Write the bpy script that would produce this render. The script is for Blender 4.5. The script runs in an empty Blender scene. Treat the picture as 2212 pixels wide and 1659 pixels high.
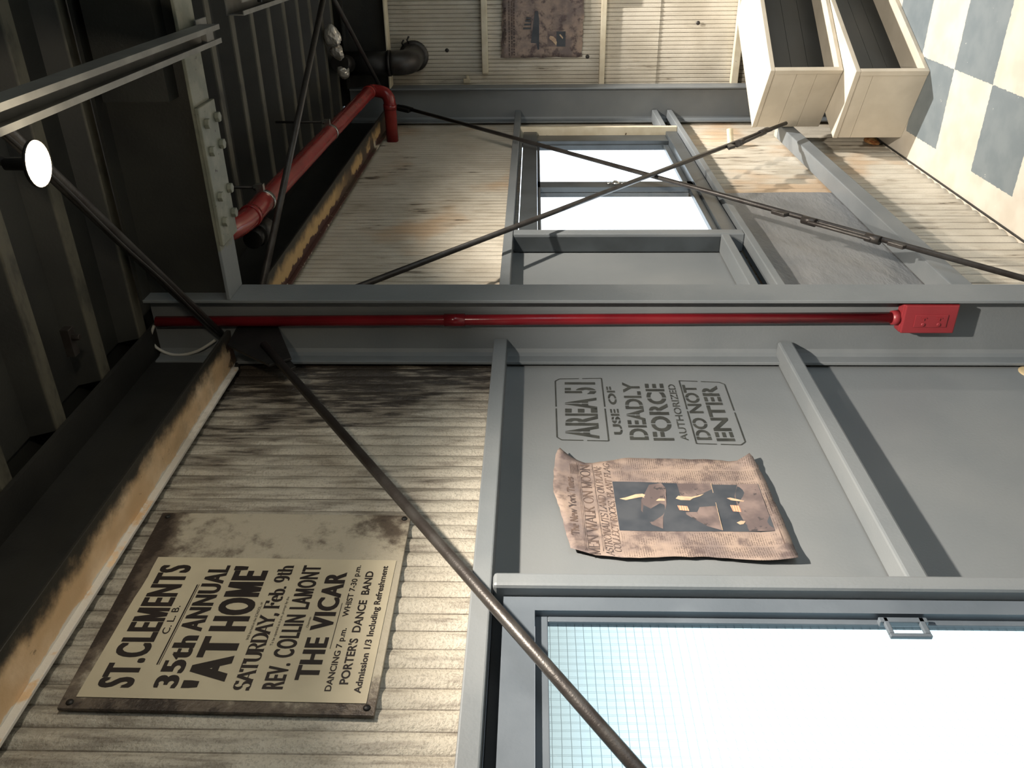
import bpy, bmesh, math, random
from mathutils import Vector, Matrix
random.seed(7)
D = bpy.data
C = bpy.context.scene.collection
rad = math.radians

# ------------------------------------------------------------------ camera, world, exposure
def set_camera():
    f_px, yaw, pitch, roll = 1845.0, rad(29.58), rad(1.44), rad(0.16)
    cy, sy, cp, sp = math.cos(yaw), math.sin(yaw), math.cos(pitch), math.sin(pitch)
    f = Vector((cy * cp, sy * cp, sp)); r = Vector((sy, -cy, 0)); u = r.cross(f)
    r2 = math.cos(roll) * r + math.sin(roll) * u
    u2 = -math.sin(roll) * r + math.cos(roll) * u
    cd = D.cameras.new('camera'); cam = D.objects.new('camera', cd); C.objects.link(cam)
    cd.sensor_fit = 'HORIZONTAL'; cd.sensor_width = 36.0; cd.lens = 36.0 * f_px / 2212.0
    cd.clip_start = 0.02
    m = Matrix.Identity(4)
    for i in range(3):                       # the photograph was taken with the phone on its side
        m[i][0] = -u2[i]; m[i][1] = r2[i]; m[i][2] = -f[i]
    m.translation = Vector((0, 0, 1.6))
    cam.matrix_world = m
    bpy.context.scene.camera = cam
set_camera()

LAMP_W = 285.0
LAMP_FAR_W = 400.0
LAMP_MID_W = 150.0
SKY = 4.0
SKY_BACK = 3.1
LAMP_GLOW_W = 5.0
def set_world():
    w = D.worlds.new('sky'); bpy.context.scene.world = w; w.use_nodes = True
    nt = w.node_tree; nt.nodes.clear()
    out = nt.nodes.new('ShaderNodeOutputWorld'); bg = nt.nodes.new('ShaderNodeBackground')
    tc = nt.nodes.new('ShaderNodeTexCoord'); sep = nt.nodes.new('ShaderNodeSeparateXYZ')
    nt.links.new(tc.outputs['Generated'], sep.inputs[0])
    def mr(x, a, b, lo, hi):
        r = nt.nodes.new('ShaderNodeMapRange'); r.interpolation_type = 'SMOOTHSTEP'; nt.links.new(x, r.inputs[0])
        for i, v in enumerate((a, b, lo, hi)): r.inputs[i + 1].default_value = v
        return r.outputs[0]
    def mx(a, b):
        m = nt.nodes.new('ShaderNodeMath'); m.operation = 'MAXIMUM'; nt.links.new(a, m.inputs[0]); nt.links.new(b, m.inputs[1]); return m.outputs[0]
    low = mr(sep.outputs[2], -0.24, 0.02, 3.4, 0.93)          # sunlit pale ground haze below the horizon
    glow = mr(sep.outputs[0], 0.74, 0.93, 0.0, SKY)           # bright haze towards the sun
    back = mr(sep.outputs[1], 0.1, -0.4, 0.0, SKY_BACK)       # open sky on the side of the added doorway
    k = mx(mx(low, glow), back)
    ramp = nt.nodes.new('ShaderNodeMix'); ramp.data_type = 'RGBA'
    ramp.inputs[6].default_value = (0.92, 0.965, 0.975, 1); ramp.inputs[7].default_value = (0.80, 0.91, 1.0, 1)
    nt.links.new(mr(k, 0.9, 2.0, 0.0, 1.0), ramp.inputs[0])
    nt.links.new(ramp.outputs[2], bg.inputs[0]); nt.links.new(k, bg.inputs[1])
    nt.links.new(bg.outputs[0], out.inputs[0])
set_world()
sc = bpy.context.scene
sc.view_settings.view_transform = 'Standard'; sc.view_settings.look = 'None'
sc.view_settings.exposure = 0.0; sc.view_settings.gamma = 1.0
sc.view_settings.use_curve_mapping = False
sc.cycles.max_bounces = 8; sc.cycles.diffuse_bounces = 5; sc.cycles.transparent_max_bounces = 12
sc.cycles.sample_clamp_indirect = 4.0

# ------------------------------------------------------------------ materials
def srgb(r, g, b):
    def c(v):
        v /= 255.0
        return v / 12.92 if v <= 0.04045 else ((v + 0.055) / 1.055) ** 2.4
    return (c(r), c(g), c(b), 1.0)

class NT:
    def __init__(s, name):
        s.m = D.materials.new(name); s.m.use_nodes = True
        s.t = s.m.node_tree; s.t.nodes.clear()
        s.out = s.n('ShaderNodeOutputMaterial'); s.b = s.n('ShaderNodeBsdfPrincipled')
        s.l(s.b.outputs[0], s.out.inputs[0])
        s.pos = s.n('ShaderNodeTexCoord').outputs['Object']
    def n(s, t): return s.t.nodes.new(t)
    def l(s, a, b): s.t.links.new(a, b)
    def val(s, sock, v):
        if hasattr(v, 'links'): s.l(v, sock)
        else: sock.default_value = v
    def noise(s, scale, detail=3, rough=0.55, stretch=(1, 1, 1), off=(0, 0, 0)):
        mp = s.n('ShaderNodeMapping'); mp.inputs['Scale'].default_value = stretch; mp.inputs['Location'].default_value = off
        s.l(s.pos, mp.inputs[0])
        no = s.n('ShaderNodeTexNoise'); no.inputs['Scale'].default_value = scale
        no.inputs['Detail'].default_value = detail; no.inputs['Roughness'].default_value = rough
        s.l(mp.outputs[0], no.inputs['Vector']); return no.outputs['Fac']
    def ramp(s, x, a, b, lo=0.0, hi=1.0):
        r = s.n('ShaderNodeMapRange'); r.interpolation_type = 'SMOOTHSTEP'
        s.l(x, r.inputs[0]); r.inputs[1].default_value = a; r.inputs[2].default_value = b
        r.inputs[3].default_value = lo; r.inputs[4].default_value = hi; return r.outputs[0]
    def math(s, op, a, b=None):
        m = s.n('ShaderNodeMath'); m.operation = op; s.val(m.inputs[0], a)
        if b is not None: s.val(m.inputs[1], b)
        return m.outputs[0]
    def mix(s, fac, a, b):
        m = s.n('ShaderNodeMix'); m.data_type = 'RGBA'
        s.val(m.inputs[0], fac); s.val(m.inputs[6], a); s.val(m.inputs[7], b); return m.outputs[2]
    def xyz(s):
        x = s.n('ShaderNodeSeparateXYZ'); s.l(s.pos, x.inputs[0]); return x.outputs
    def bump(s, h, strength=0.3, dist=0.002):
        b = s.n('ShaderNodeBump'); b.inputs['Strength'].default_value = strength; b.inputs['Distance'].default_value = dist
        s.l(h, b.inputs['Height']); s.l(b.outputs[0], s.b.inputs['Normal'])
    def done(s, col, rough=0.5, metal=0.0):
        s.val(s.b.inputs['Base Color'], col); s.val(s.b.inputs['Roughness'], rough); s.val(s.b.inputs['Metallic'], metal)
        return s.m

def paint(name, c1, c2=None, scale=6.0, rough=0.5, metal=0.0, bump=0.15, bscale=160.0, spots=None, spot_t=0.66):
    k = NT(name); c2 = c2 or tuple(min(1, v * 0.82) for v in c1[:3]) + (1,)
    col = k.mix(k.ramp(k.noise(scale), 0.35, 0.65), c1, c2)
    if spots: col = k.mix(k.ramp(k.noise(38, 4, 0.65), spot_t, spot_t + 0.05), col, spots)
    if bump: k.bump(k.noise(bscale, 2), bump)
    return k.done(col, rough, metal)

BLACK = srgb(24, 20, 18)
def cream_sheet(name, sooty=False, warm=False, axis=0, pitch=0.0375, groove=0.16, calm=0.0):
    k = NT(name); X, Y, Z = k.xyz()
    base = k.mix(k.ramp(k.noise(5, 3), 0.3, 0.7), srgb(202, 196, 182), srgb(182, 175, 160))
    if warm: base = k.mix(k.ramp(k.noise(2.3, 3, off=(3, 0, 1)), 0.52, 0.66), base, srgb(186, 164, 138))
    streak = k.noise(9, 4, 0.6, (7.0, 7.0, 0.9))
    gate = k.noise(2.6, 3, 0.6, (1, 1, 1.0), (7, 1, 3))
    t = k.math('ADD', streak, k.math('MULTIPLY', gate, 0.55))
    if sooty:
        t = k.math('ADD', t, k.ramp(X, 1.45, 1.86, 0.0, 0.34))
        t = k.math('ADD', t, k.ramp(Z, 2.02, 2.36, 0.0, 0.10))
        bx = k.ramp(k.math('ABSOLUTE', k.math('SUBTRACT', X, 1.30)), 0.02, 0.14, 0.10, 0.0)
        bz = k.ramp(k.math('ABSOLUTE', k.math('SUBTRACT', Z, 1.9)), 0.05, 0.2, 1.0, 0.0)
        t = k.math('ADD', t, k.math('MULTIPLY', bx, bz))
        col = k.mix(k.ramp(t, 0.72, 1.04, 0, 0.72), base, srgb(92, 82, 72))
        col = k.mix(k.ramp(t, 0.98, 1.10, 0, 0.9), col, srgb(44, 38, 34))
    else:
        col = k.mix(k.ramp(t, 0.78 + calm, 1.02 + calm, 0, 0.5), base, srgb(120, 105, 84))
        col = k.mix(k.ramp(t, 0.95 + calm * .6, 1.03 + calm * .6, 0, 0.8), col, srgb(56, 48, 42))
    ph = k.math('ABSOLUTE', k.math('SINE', k.math('MULTIPLY', k.xyz()[axis], math.pi / pitch)))
    gn = k.ramp(k.noise(5, 3, 0.6, (3, 3, 1), (3, 3, 8)), 0.25, 0.7, 0.35, 1.0)
    col = k.mix(k.ramp(k.noise(260, 2), 0.50, 0.66, 0, 0.30 if sooty else 0.12), col, srgb(96, 88, 76))
    col = k.mix(k.math('MULTIPLY', k.ramp(ph, groove * 0.35, groove, 0.85, 0.0), gn), col, srgb(62, 52, 42))
    k.bump(k.noise(130 if sooty else 170, 4, 0.65), 0.9 if sooty else 0.25, 0.004 if sooty else 0.002)
    return k.done(col, 0.5)

def eave_mat(name, brown=False):
    k = NT(name); X, Y, Z = k.xyz()
    n = k.math('MULTIPLY', k.math('SUBTRACT', k.noise(18, 5, 0.65), 0.5), 0.07)
    yy = k.math('ADD', Y, n)
    if brown:
        col = k.mix(k.ramp(yy, 0.952, 0.958), srgb(186, 156, 108), srgb(70, 42, 38))
        n2 = k.math('MULTIPLY', k.math('SUBTRACT', k.noise(60, 3, 0.6, (1, .3, 1)), 0.5), 0.06)
        col = k.mix(k.ramp(k.math('ADD', Y, n2), 0.984, 0.987), col, srgb(205, 198, 180))
        big = k.ramp(k.noise(3, 3, off=(2, 0, 0)), 0.60, 0.66)
        col = k.mix(k.math('MULTIPLY', big, k.ramp(Y, 0.93, 0.96)), col, srgb(205, 198, 180))
        far = k.ramp(X, 2.9, 3.4)
        col = k.mix(k.math('MULTIPLY', far, k.ramp(k.noise(7, 4), 0.42, 0.55)), col, srgb(72, 58, 46))
    else:
        col = k.mix(k.ramp(k.noise(7, 4), 0.35, 0.65), srgb(232, 206, 172), srgb(206, 174, 134))
        col = k.mix(k.ramp(k.noise(24, 5, 0.7), 0.63, 0.72, 0, 0.8), col, srgb(96, 72, 44))
        end = k.ramp(k.math('ADD', X, k.math('MULTIPLY', n, 2.5)), 1.775, 1.79)
        col = k.mix(end, col, srgb(66, 44, 36))
        col = k.mix(k.ramp(k.math('ADD', Y, k.math('MULTIPLY', n, 0.35)), 0.971, 0.974), col, srgb(214, 210, 202))
        far = k.ramp(X, 1.15, 1.6, 0, 0.45)
        col = k.mix(k.math('MULTIPLY', far, k.ramp(k.noise(11, 5, 0.7), 0.36, 0.62)), col, srgb(96, 88, 66))
    col = k.mix(k.ramp(yy, 0.895, 0.935, 1, 0), col, srgb(34, 33, 29))
    k.bump(k.noise(120, 3), 0.3)
    return k.done(col, 0.55)

def floor_mat():
    k = NT('checker_floor_paint'); X, Y, Z = k.xyz()
    nx = k.math('MULTIPLY', k.math('SUBTRACT', k.noise(60, 2), 0.5), 0.012)
    ny = k.math('MULTIPLY', k.math('SUBTRACT', k.noise(60, 2, off=(5, 5, 5)), 0.5), 0.012)
    u = k.math('DIVIDE', k.math('SUBTRACT', k.math('ADD', X, nx), 3.147), 0.313)
    v = k.math('DIVIDE', k.math('SUBTRACT', k.math('ADD', Y, ny), 0.58), 0.303)
    s = k.math('FLOORED_MODULO', k.math('ADD', k.math('FLOOR', u), k.math('FLOOR', v)), 2.0)
    inside = k.math('LESS_THAN', v, 1.0)
    f = k.math('MULTIPLY', k.math('GREATER_THAN', s, 0.5), inside)
    cream = k.mix(k.ramp(k.noise(7), 0.35, 0.65), srgb(196, 190, 178), srgb(184, 177, 164))
    blue = k.mix(k.ramp(k.noise(9, 3, off=(2, 2, 2)), 0.35, 0.65), srgb(112, 121, 125), srgb(102, 112, 117))
    col = k.mix(f, cream, blue)
    col = k.mix(k.ramp(k.noise(42, 4, 0.6), 0.70, 0.74), col, srgb(225, 222, 212))
    k.bump(k.noise(45, 3), 0.12)
    return k.done(col, 0.5)

def paper_mat(name, z_top, cols, x0, x1, text_z0, dark=1.0):
    k = NT(name); X, Y, Z = k.xyz()
    n1 = k.noise(11, 5, 0.6); n2 = k.noise(24, 5, 0.65, off=(4, 2, 1))
    col = k.mix(k.ramp(n1, 0.36, 0.66), srgb(150, 133, 121), srgb(110, 99, 97))
    col = k.mix(k.ramp(n2, 0.48, 0.66, 0, 0.8 * dark), col, srgb(82, 71, 71))
    # newsprint columns
    ln = k.math('SINE', k.math('MULTIPLY', Z, 2 * math.pi / 0.0042))
    wd = k.noise(1.0, 2, 0.7, (260, 1, 238))
    ink = k.math('MULTIPLY', k.ramp(ln, -0.1, 0.5), k.ramp(wd, 0.40, 0.52))
    cu = k.math('FLOORED_MODULO', k.math('DIVIDE', k.math('SUBTRACT', X, x0), (x1 - x0) / cols), 1.0)
    ink = k.math('MULTIPLY', ink, k.ramp(k.math('ABSOLUTE', k.math('SUBTRACT', cu, 0.5)), 0.42, 0.45, 1, 0))
    ink = k.math('MULTIPLY', ink, k.math('LESS_THAN', Z, text_z0))
    ink = k.math('MULTIPLY', ink, k.ramp(k.noise(20, 2, off=(9, 9, 9)), 0.38, 0.50, 0.1, 0.7))
    col = k.mix(ink, col, srgb(70, 58, 54))
    k.bump(k.noise(30, 4), 0.25, 0.004)
    return k.done(col, 0.75)

def wire_glass_mat():
    m = D.materials.new('wired_glass'); m.use_nodes = True; t = m.node_tree; t.nodes.clear()
    out = t.nodes.new('ShaderNodeOutputMaterial')
    tc = t.nodes.new('ShaderNodeTexCoord'); sp = t.nodes.new('ShaderNodeSeparateXYZ')
    t.links.new(tc.outputs['Object'], sp.inputs[0])
    no = t.nodes.new('ShaderNodeTexNoise'); no.inputs['Scale'].default_value = 40
    t.links.new(tc.outputs['Object'], no.inputs['Vector'])
    def mth(op, a, b=None):
        q = t.nodes.new('ShaderNodeMath'); q.operation = op
        for i, v in enumerate((a, b)):
            if v is None: continue
            if hasattr(v, 'links'): t.links.new(v, q.inputs[i])
            else: q.inputs[i].default_value = v
        return q.outputs[0]
    w = mth('MULTIPLY', no.outputs['Fac'], 0.0016)
    lines = []
    for ax in (0, 2):
        g = mth('FLOORED_MODULO', mth('DIVIDE', mth('ADD', sp.outputs[ax], w), 0.0128), 1.0)
        lines.append(mth('LESS_THAN', g, 0.075))
    ln = mth('MAXIMUM', lines[0], lines[1])
    tr = t.nodes.new('ShaderNodeBsdfTransparent'); tr.inputs[0].default_value = (0.80, 0.88, 0.88, 1)
    gl = t.nodes.new('ShaderNodeBsdfGlossy'); gl.inputs['Roughness'].default_value = 0.05
    wire = t.nodes.new('ShaderNodeBsdfTransparent'); wire.inputs[0].default_value = (0.52, 0.57, 0.57, 1)
    a = t.nodes.new('ShaderNodeMixShader'); a.inputs[0].default_value = 0.04
    t.links.new(tr.outputs[0], a.inputs[1]); t.links.new(gl.outputs[0], a.inputs[2])
    b = t.nodes.new('ShaderNodeMixShader'); t.links.new(ln, b.inputs[0])
    t.links.new(a.outputs[0], b.inputs[1]); t.links.new(wire.outputs[0], b.inputs[2])
    t.links.new(b.outputs[0], out.inputs[0]); return m

def clear_glass_mat():
    m = D.materials.new('clear_glass'); m.use_nodes = True; t = m.node_tree; t.nodes.clear()
    out = t.nodes.new('ShaderNodeOutputMaterial')
    tr = t.nodes.new('ShaderNodeBsdfTransparent'); gl = t.nodes.new('ShaderNodeBsdfGlossy')
    gl.inputs['Roughness'].default_value = 0.03
    a = t.nodes.new('ShaderNodeMixShader'); a.inputs[0].default_value = 0.05
    t.links.new(tr.outputs[0], a.inputs[1]); t.links.new(gl.outputs[0], a.inputs[2]); t.links.new(a.outputs[0], out.inputs[0])
    return m

def emit(name, col, s):
    m = D.materials.new(name); m.use_nodes = True; t = m.node_tree; t.nodes.clear()
    o = t.nodes.new('ShaderNodeOutputMaterial'); e = t.nodes.new('ShaderNodeEmission')
    e.inputs[0].default_value = col; e.inputs[1].default_value = s; t.links.new(e.outputs[0], o.inputs[0]); return m

def flag_mat():
    k = NT('printed_flag'); X, Y, Z = k.xyz()
    st = k.math('GREATER_THAN', k.math('SINE', k.math('MULTIPLY', Z, 2 * math.pi / 0.0045)), 0.0)
    return k.done(k.mix(st, srgb(214, 164, 134), srgb(186, 124, 100)), 0.75)

def board_mat():
    k = NT('soot_stained_board'); X, Y, Z = k.xyz()
    n = k.noise(26, 5, 0.7); g = k.noise(5, 3, off=(1, 4, 2))
    dx = k.math('MINIMUM', k.math('SUBTRACT', X, 0.80), k.math('SUBTRACT', 2.285, Z))
    edge = k.ramp(dx, 0.0, 0.07, 0.30, 0.0)
    tr = k.math('MULTIPLY', k.ramp(X, 1.13, 1.24, 0, 1), k.ramp(Z, 1.98, 1.86, 0, 0.22))
    t = k.math('ADD', k.math('ADD', k.math('ADD', k.math('MULTIPLY', n, 0.7), k.math('MULTIPLY', g, 0.4)), edge), tr)
    t = k.math('ADD', t, k.ramp(Z, 1.95, 2.25, 0, 0.10))
    col = k.mix(k.ramp(t, 0.58, 0.80), srgb(182, 174, 156), srgb(98, 88, 78))
    col = k.mix(k.ramp(t, 0.80, 0.95), col, srgb(50, 42, 38))
    k.bump(k.noise(150, 3, 0.6), 0.6, 0.003)
    return k.done(col, 0.5)

def peel_grey(name):
    k = NT(name); X, Y, Z = k.xyz()
    old = k.mix(k.ramp(k.noise(14, 4), 0.4, 0.6), srgb(122, 124, 112), srgb(104, 108, 98))
    old = k.mix(k.ramp(k.noise(55, 5, 0.7), 0.64, 0.68), old, srgb(42, 36, 30))
    n = k.math('MULTIPLY', k.math('SUBTRACT', k.noise(40, 4), 0.5), 0.05)
    col = k.mix(k.ramp(k.math('ADD', Y, n), 0.694, 0.70), old, srgb(108, 114, 118))
    k.bump(k.noise(70, 4), 0.3, 0.003)
    return k.done(col, 0.5)

M = {}
M['grey'] = paint('grey_wall_paint', srgb(116, 120, 122), srgb(109, 114, 117), 3, 0.42, bump=0.12)
M['grey_steel'] = paint('grey_steel_paint', srgb(114, 119, 122), srgb(104, 110, 114), 4, 0.45, bump=0.18)
M['grey_wrinkle'] = None
M['cream_bay'] = cream_sheet('cream_paint_sooty', True)
M['cream_far'] = cream_sheet('cream_paint_streaked', False, True, 0, 0.0362, 0.26)
M['cream_low'] = cream_sheet('cream_paint_low', False, True, 0, 0.068, 0.26)
M['cream_end'] = cream_sheet('cream_paint_end', False, False, 1, 0.0197, 0.22, 0.06)
M['cream_rail'] = paint('cream_rail_paint', srgb(206, 198, 176), srgb(190, 180, 156), 12, 0.5, spots=srgb(88, 76, 60), spot_t=0.68)
M['cream_wood'] = paint('cream_wood_paint', srgb(196, 188, 172), srgb(186, 178, 162), 8, 0.45, bump=0.1, spots=srgb(120, 112, 100), spot_t=0.78)
M['shaded_wood'] = paint('shaded_wood_paint', srgb(36, 41, 44), srgb(31, 36, 38), 6, 0.6, bump=0.1)  # step fronts: the shade of their downward slope is put into this colour
def roof_mat():
    k = NT('black_roof_paint'); X, Y, Z = k.xyz()
    col = k.mix(k.ramp(k.noise(5), 0.35, 0.65), srgb(42, 43, 40), srgb(31, 32, 31))
    low_pale = k.math('MULTIPLY', k.ramp(Z, 2.551, 2.556, 1.0, 0.0), k.ramp(k.noise(13, 4, 0.7, (1, .5, 1)), 0.30, 0.55, 0.25, 1.0))  # paler on the low rib faces, in patches
    col = k.mix(low_pale, col, srgb(86, 84, 74))
    k.bump(k.noise(160, 2), 0.2); return k.done(col, 0.6)
M['roof'] = roof_mat()
M['black'] = paint('black_board_paint', srgb(44, 44, 42), srgb(32, 32, 31), 5, 0.6, bump=0.2)
M['black_web'] = paint('black_beam_paint', srgb(46, 47, 44), srgb(36, 37, 36), 5, 0.55, bump=0.2)
M['iron'] = paint('dark_iron', srgb(62, 60, 58), srgb(48, 44, 42), 20, 0.42, 0.3, bump=0.25, bscale=220)
M['iron_dark'] = paint('black_iron', srgb(34, 33, 32), srgb(26, 25, 25), 20, 0.5, 0.2)
M['red_pipe'] = paint('red_pipe_paint', srgb(140, 46, 44), srgb(126, 38, 38), 8, 0.22, bump=0.06, bscale=90)
M['red'] = paint('red_gloss_paint', srgb(120, 26, 34), srgb(106, 22, 30), 8, 0.22, bump=0.06, bscale=90)
M['red_box'] = paint('red_satin_paint', srgb(130, 42, 48), srgb(122, 38, 44), 8, 0.4, bump=0.06)
M['strut'] = paint('galvanised_strut', srgb(118, 118, 114), srgb(100, 100, 97), 12, 0.5, 0.1, bump=0.1)
M['chrome'] = paint('zinc_clamp', srgb(200, 200, 196), srgb(170, 170, 168), 12, 0.25, 0.9, bump=0.05)
M['foil'] = paint('aluminium_foil', srgb(214, 210, 202), srgb(180, 176, 168), 20, 0.3, 0.55, bump=0.4, bscale=60)
M['frame_dark'] = paint('window_steel', srgb(64, 70, 74), srgb(52, 57, 60), 7, 0.35, bump=0.12)
M['frame_grey'] = paint('window_grey_paint', srgb(94, 102, 110), srgb(84, 92, 100), 7, 0.4, bump=0.12)
M['poster'] = paint('poster_paper', srgb(200, 190, 165), srgb(190, 180, 156), 10, 0.6, bump=0.04)
M['ink'] = paint('poster_ink', srgb(38, 29, 26), srgb(32, 25, 23), 20, 0.6, bump=0)
M['stencil'] = paint('stencil_paint', srgb(46, 48, 46), srgb(58, 60, 57), 40, 0.55, bump=0)
M['news_ink'] = paint('news_ink', srgb(66, 58, 58), srgb(96, 80, 72), 30, 0.75, bump=0)
M['news'] = paper_mat('aged_newsprint', 1.56, 8, 1.13, 1.435, 1.442)
M['news_far'] = None
M['white_cable'] = paint('white_cable', srgb(196, 196, 190), None, 5, 0.5, bump=0)
M['tan'] = paint('tan_filler', srgb(186, 168, 132), srgb(176, 158, 122), 20, 0.6)
M['wire_glass'] = wire_glass_mat()
M['glass'] = clear_glass_mat()
M['lamp_glow'] = emit('lamp_glow', (1.0, 0.80, 0.52, 1), 12.0)
M['floor'] = floor_mat()
M['eave'] = eave_mat('eave_flaking_paint'); M['eave_far'] = eave_mat('eave_brown_primer', True)
M['board'] = board_mat()
M['peel'] = peel_grey('peeling_grey_paint')
M['debris'] = paint('torn_orange_foam', srgb(214, 170, 110), srgb(150, 90, 50), 40, 0.8, bump=0.6, bscale=60)
M['moon_sky'] = paint('photo_dark', srgb(48, 54, 62), srgb(66, 70, 76), 14, 0.7, bump=0)
M['moon_ground'] = paint('photo_ground', srgb(118, 104, 100), srgb(88, 78, 78), 22, 0.7, bump=0, spots=srgb(62, 58, 60), spot_t=0.6)
M['moon_light'] = paint('photo_light', srgb(190, 168, 138), srgb(166, 142, 122), 60, 0.7, bump=0)
M['flag'] = flag_mat()
M['pale'] = paint('pale_pipe', srgb(222, 214, 190), srgb(200, 186, 156), 20, 0.4)
def wrinkle():
    k = NT('wrinkled_grey_paint')
    col = k.mix(k.ramp(k.noise(4, 4, 0.6, (1, 1, 1.5)), 0.35, 0.65), srgb(126, 128, 130), srgb(114, 117, 120))
    col = k.mix(k.ramp(k.noise(5, 5, 0.6, (1.2, 1, 5)), 0.60, 0.74, 0, 0.6), col, srgb(98, 99, 100))
    k.bump(k.noise(9, 4, 0.6, (1.5, 1, 4)), 0.5, 0.012)
    return k.done(col, 0.42)
M['grey_wrinkle'] = wrinkle()

# ------------------------------------------------------------------ mesh helpers
class MB:
    def __init__(s): s.v = []; s.f = []; s.sm = []
    def add(s, vs, fs, smooth=False):
        o = len(s.v); s.v += [tuple(v) for v in vs]
        for f in fs: s.f.append(tuple(i + o for i in f)); s.sm.append(smooth)
        return s
    def box(s, x0, x1, y0, y1, z0, z1):
        vs = [(x, y, z) for x in (x0, x1) for y in (y0, y1) for z in (z0, z1)]
        return s.add(vs, [(0, 1, 3, 2), (4, 6, 7, 5), (0, 4, 5, 1), (2, 3, 7, 6), (0, 2, 6, 4), (1, 5, 7, 3)])
    def prism(s, pts, vec):
        n = len(pts); vec = Vector(vec)
        vs = [Vector(p) for p in pts] + [Vector(p) + vec for p in pts]
        fs = [tuple(range(n - 1, -1, -1)), tuple(range(n, 2 * n))]
        fs += [(i, (i + 1) % n, n + (i + 1) % n, n + i) for i in range(n)]
        return s.add(vs, fs)
    def tube(s, path, r, n=14, caps=True, smooth=True):
        P = [Vector(p) for p in path]; rs = r if isinstance(r, (list, tuple)) else [r] * len(P)
        t0 = (P[1] - P[0]).normalized()
        up = Vector((0, 0, 1)) if abs(t0.z) < 0.9 else Vector((1, 0, 0))
        nrm = (up - t0 * up.dot(t0)).normalized(); vs = []
        for i, p in enumerate(P):
            if i == 0: t = P[1] - P[0]
            elif i == len(P) - 1: t = P[-1] - P[-2]
            else: t = (P[i] - P[i - 1]).normalized() + (P[i + 1] - P[i]).normalized()
            t.normalize(); nrm = (nrm - t * nrm.dot(t)).normalized(); b = t.cross(nrm)
            for j in range(n):
                a = 2 * math.pi * j / n
                vs.append(p + (nrm * math.cos(a) + b * math.sin(a)) * rs[i])
        fs = [(i * n + j, i * n + (j + 1) % n, (i + 1) * n + (j + 1) % n, (i + 1) * n + j) for i in range(len(P) - 1) for j in range(n)]
        s.add(vs, fs, smooth)
        if caps:
            o = len(s.v) - len(vs)
            s.f.append(tuple(o + j for j in range(n - 1, -1, -1))); s.sm.append(False)
            s.f.append(tuple(o + (len(P) - 1) * n + j for j in range(n))); s.sm.append(False)
        return s
    def lathe(s, prof, base, axis, n=24, smooth=True):
        a = Vector(axis).normalized(); up = Vector((0, 0, 1)) if abs(a.z) < 0.9 else Vector((1, 0, 0))
        e1 = (up - a * up.dot(a)).normalized(); e2 = a.cross(e1); base = Vector(base); vs = []
        for (r, h) in prof:
            for j in range(n):
                t = 2 * math.pi * j / n; vs.append(base + a * h + (e1 * math.cos(t) + e2 * math.sin(t)) * max(r, 1e-5))
        m = len(prof)
        return s.add(vs, [(i * n + j, i * n + (j + 1) % n, (i + 1) * n + (j + 1) % n, (i + 1) * n + j) for i in range(m - 1) for j in range(n)], smooth)
    def hexbolt(s, c, axis, r, h):
        a = Vector(axis).normalized(); up = Vector((0, 0, 1)) if abs(a.z) < 0.9 else Vector((1, 0, 0))
        e1 = (up - a * up.dot(a)).normalized(); e2 = a.cross(e1); c = Vector(c)
        return s.prism([c + (e1 * math.cos(k * math.pi / 3) + e2 * math.sin(k * math.pi / 3)) * r for k in range(6)], a * h)
    def build(s, name, mat, parent=None, bevel=0.0, seg=2):
        me = D.meshes.new(name); me.from_pydata(s.v, [], s.f); me.update()
        for p, k in zip(me.polygons, s.sm): p.use_smooth = k
        bm = bmesh.new(); bm.from_mesh(me); bmesh.ops.recalc_face_normals(bm, faces=bm.faces[:]); bm.to_mesh(me); bm.free()
        o = D.objects.new(name, me); C.objects.link(o); me.materials.append(mat)
        if parent: o.parent = parent; o.matrix_parent_inverse = parent.matrix_basis.inverted() if parent.type == 'EMPTY' else Matrix.Identity(4)
        if bevel:
            b = o.modifiers.new('bevel', 'BEVEL'); b.width = bevel; b.segments = seg; b.limit_method = 'ANGLE'
        return o

def tag(o, label, cat, group=None):
    o['label'] = label; o['category'] = cat
    if group: o['group'] = group
    return o
def structure(o): o['kind'] = 'structure'; return o
def thing(name, loc, label, cat, group=None):
    e = D.objects.new(name, None); C.objects.link(e); e.location = loc; e.empty_display_size = 0.05
    return tag(e, label, cat, group)
def bend(p0, p1, p2, r, n=8):
    p0, p1, p2 = map(Vector, (p0, p1, p2)); a = (p0 - p1).normalized(); b = (p2 - p1).normalized()
    A, B = p1 + a * r, p1 + b * r
    return [A * (1 - t) ** 2 + p1 * 2 * t * (1 - t) + B * t * t for t in [i / n for i in range(n + 1)]]

# ------------------------------------------------------------------ room shell
def sheet_x(mb, x0, x1, z0, z1, y=1.0, pitch=0.0375, amp=0.006, per=14):
    n = int((x1 - x0) / pitch * per) + 1; vs = []; fs = []
    for i in range(n + 1):
        x = x0 + (x1 - x0) * i / n
        yy = y - amp * abs(math.sin(math.pi * x / pitch)) ** 0.8 + amp * 0.5
        vs += [(x, yy, z0), (x, yy, z1)]
    for i in range(n): fs.append((2 * i, 2 * i + 2, 2 * i + 3, 2 * i + 1))
    mb.add(vs, fs, False)
def sheet_y(mb, y0, y1, z0, z1, x, pitch=0.0197, amp=0.0035, per=16):
    n = int((y1 - y0) / pitch * per) + 1; vs = []; fs = []
    for i in range(n + 1):
        y = y0 + (y1 - y0) * i / n
        g = abs(math.sin(math.pi * y / pitch))
        h = min(1.0, g * 2.2)
        vs += [(x - amp * h, y, z0), (x - amp * h, y, z1)]
    for i in range(n): fs.append((2 * i, 2 * i + 2, 2 * i + 3, 2 * i + 1))
    mb.add(vs, fs, False)

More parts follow.
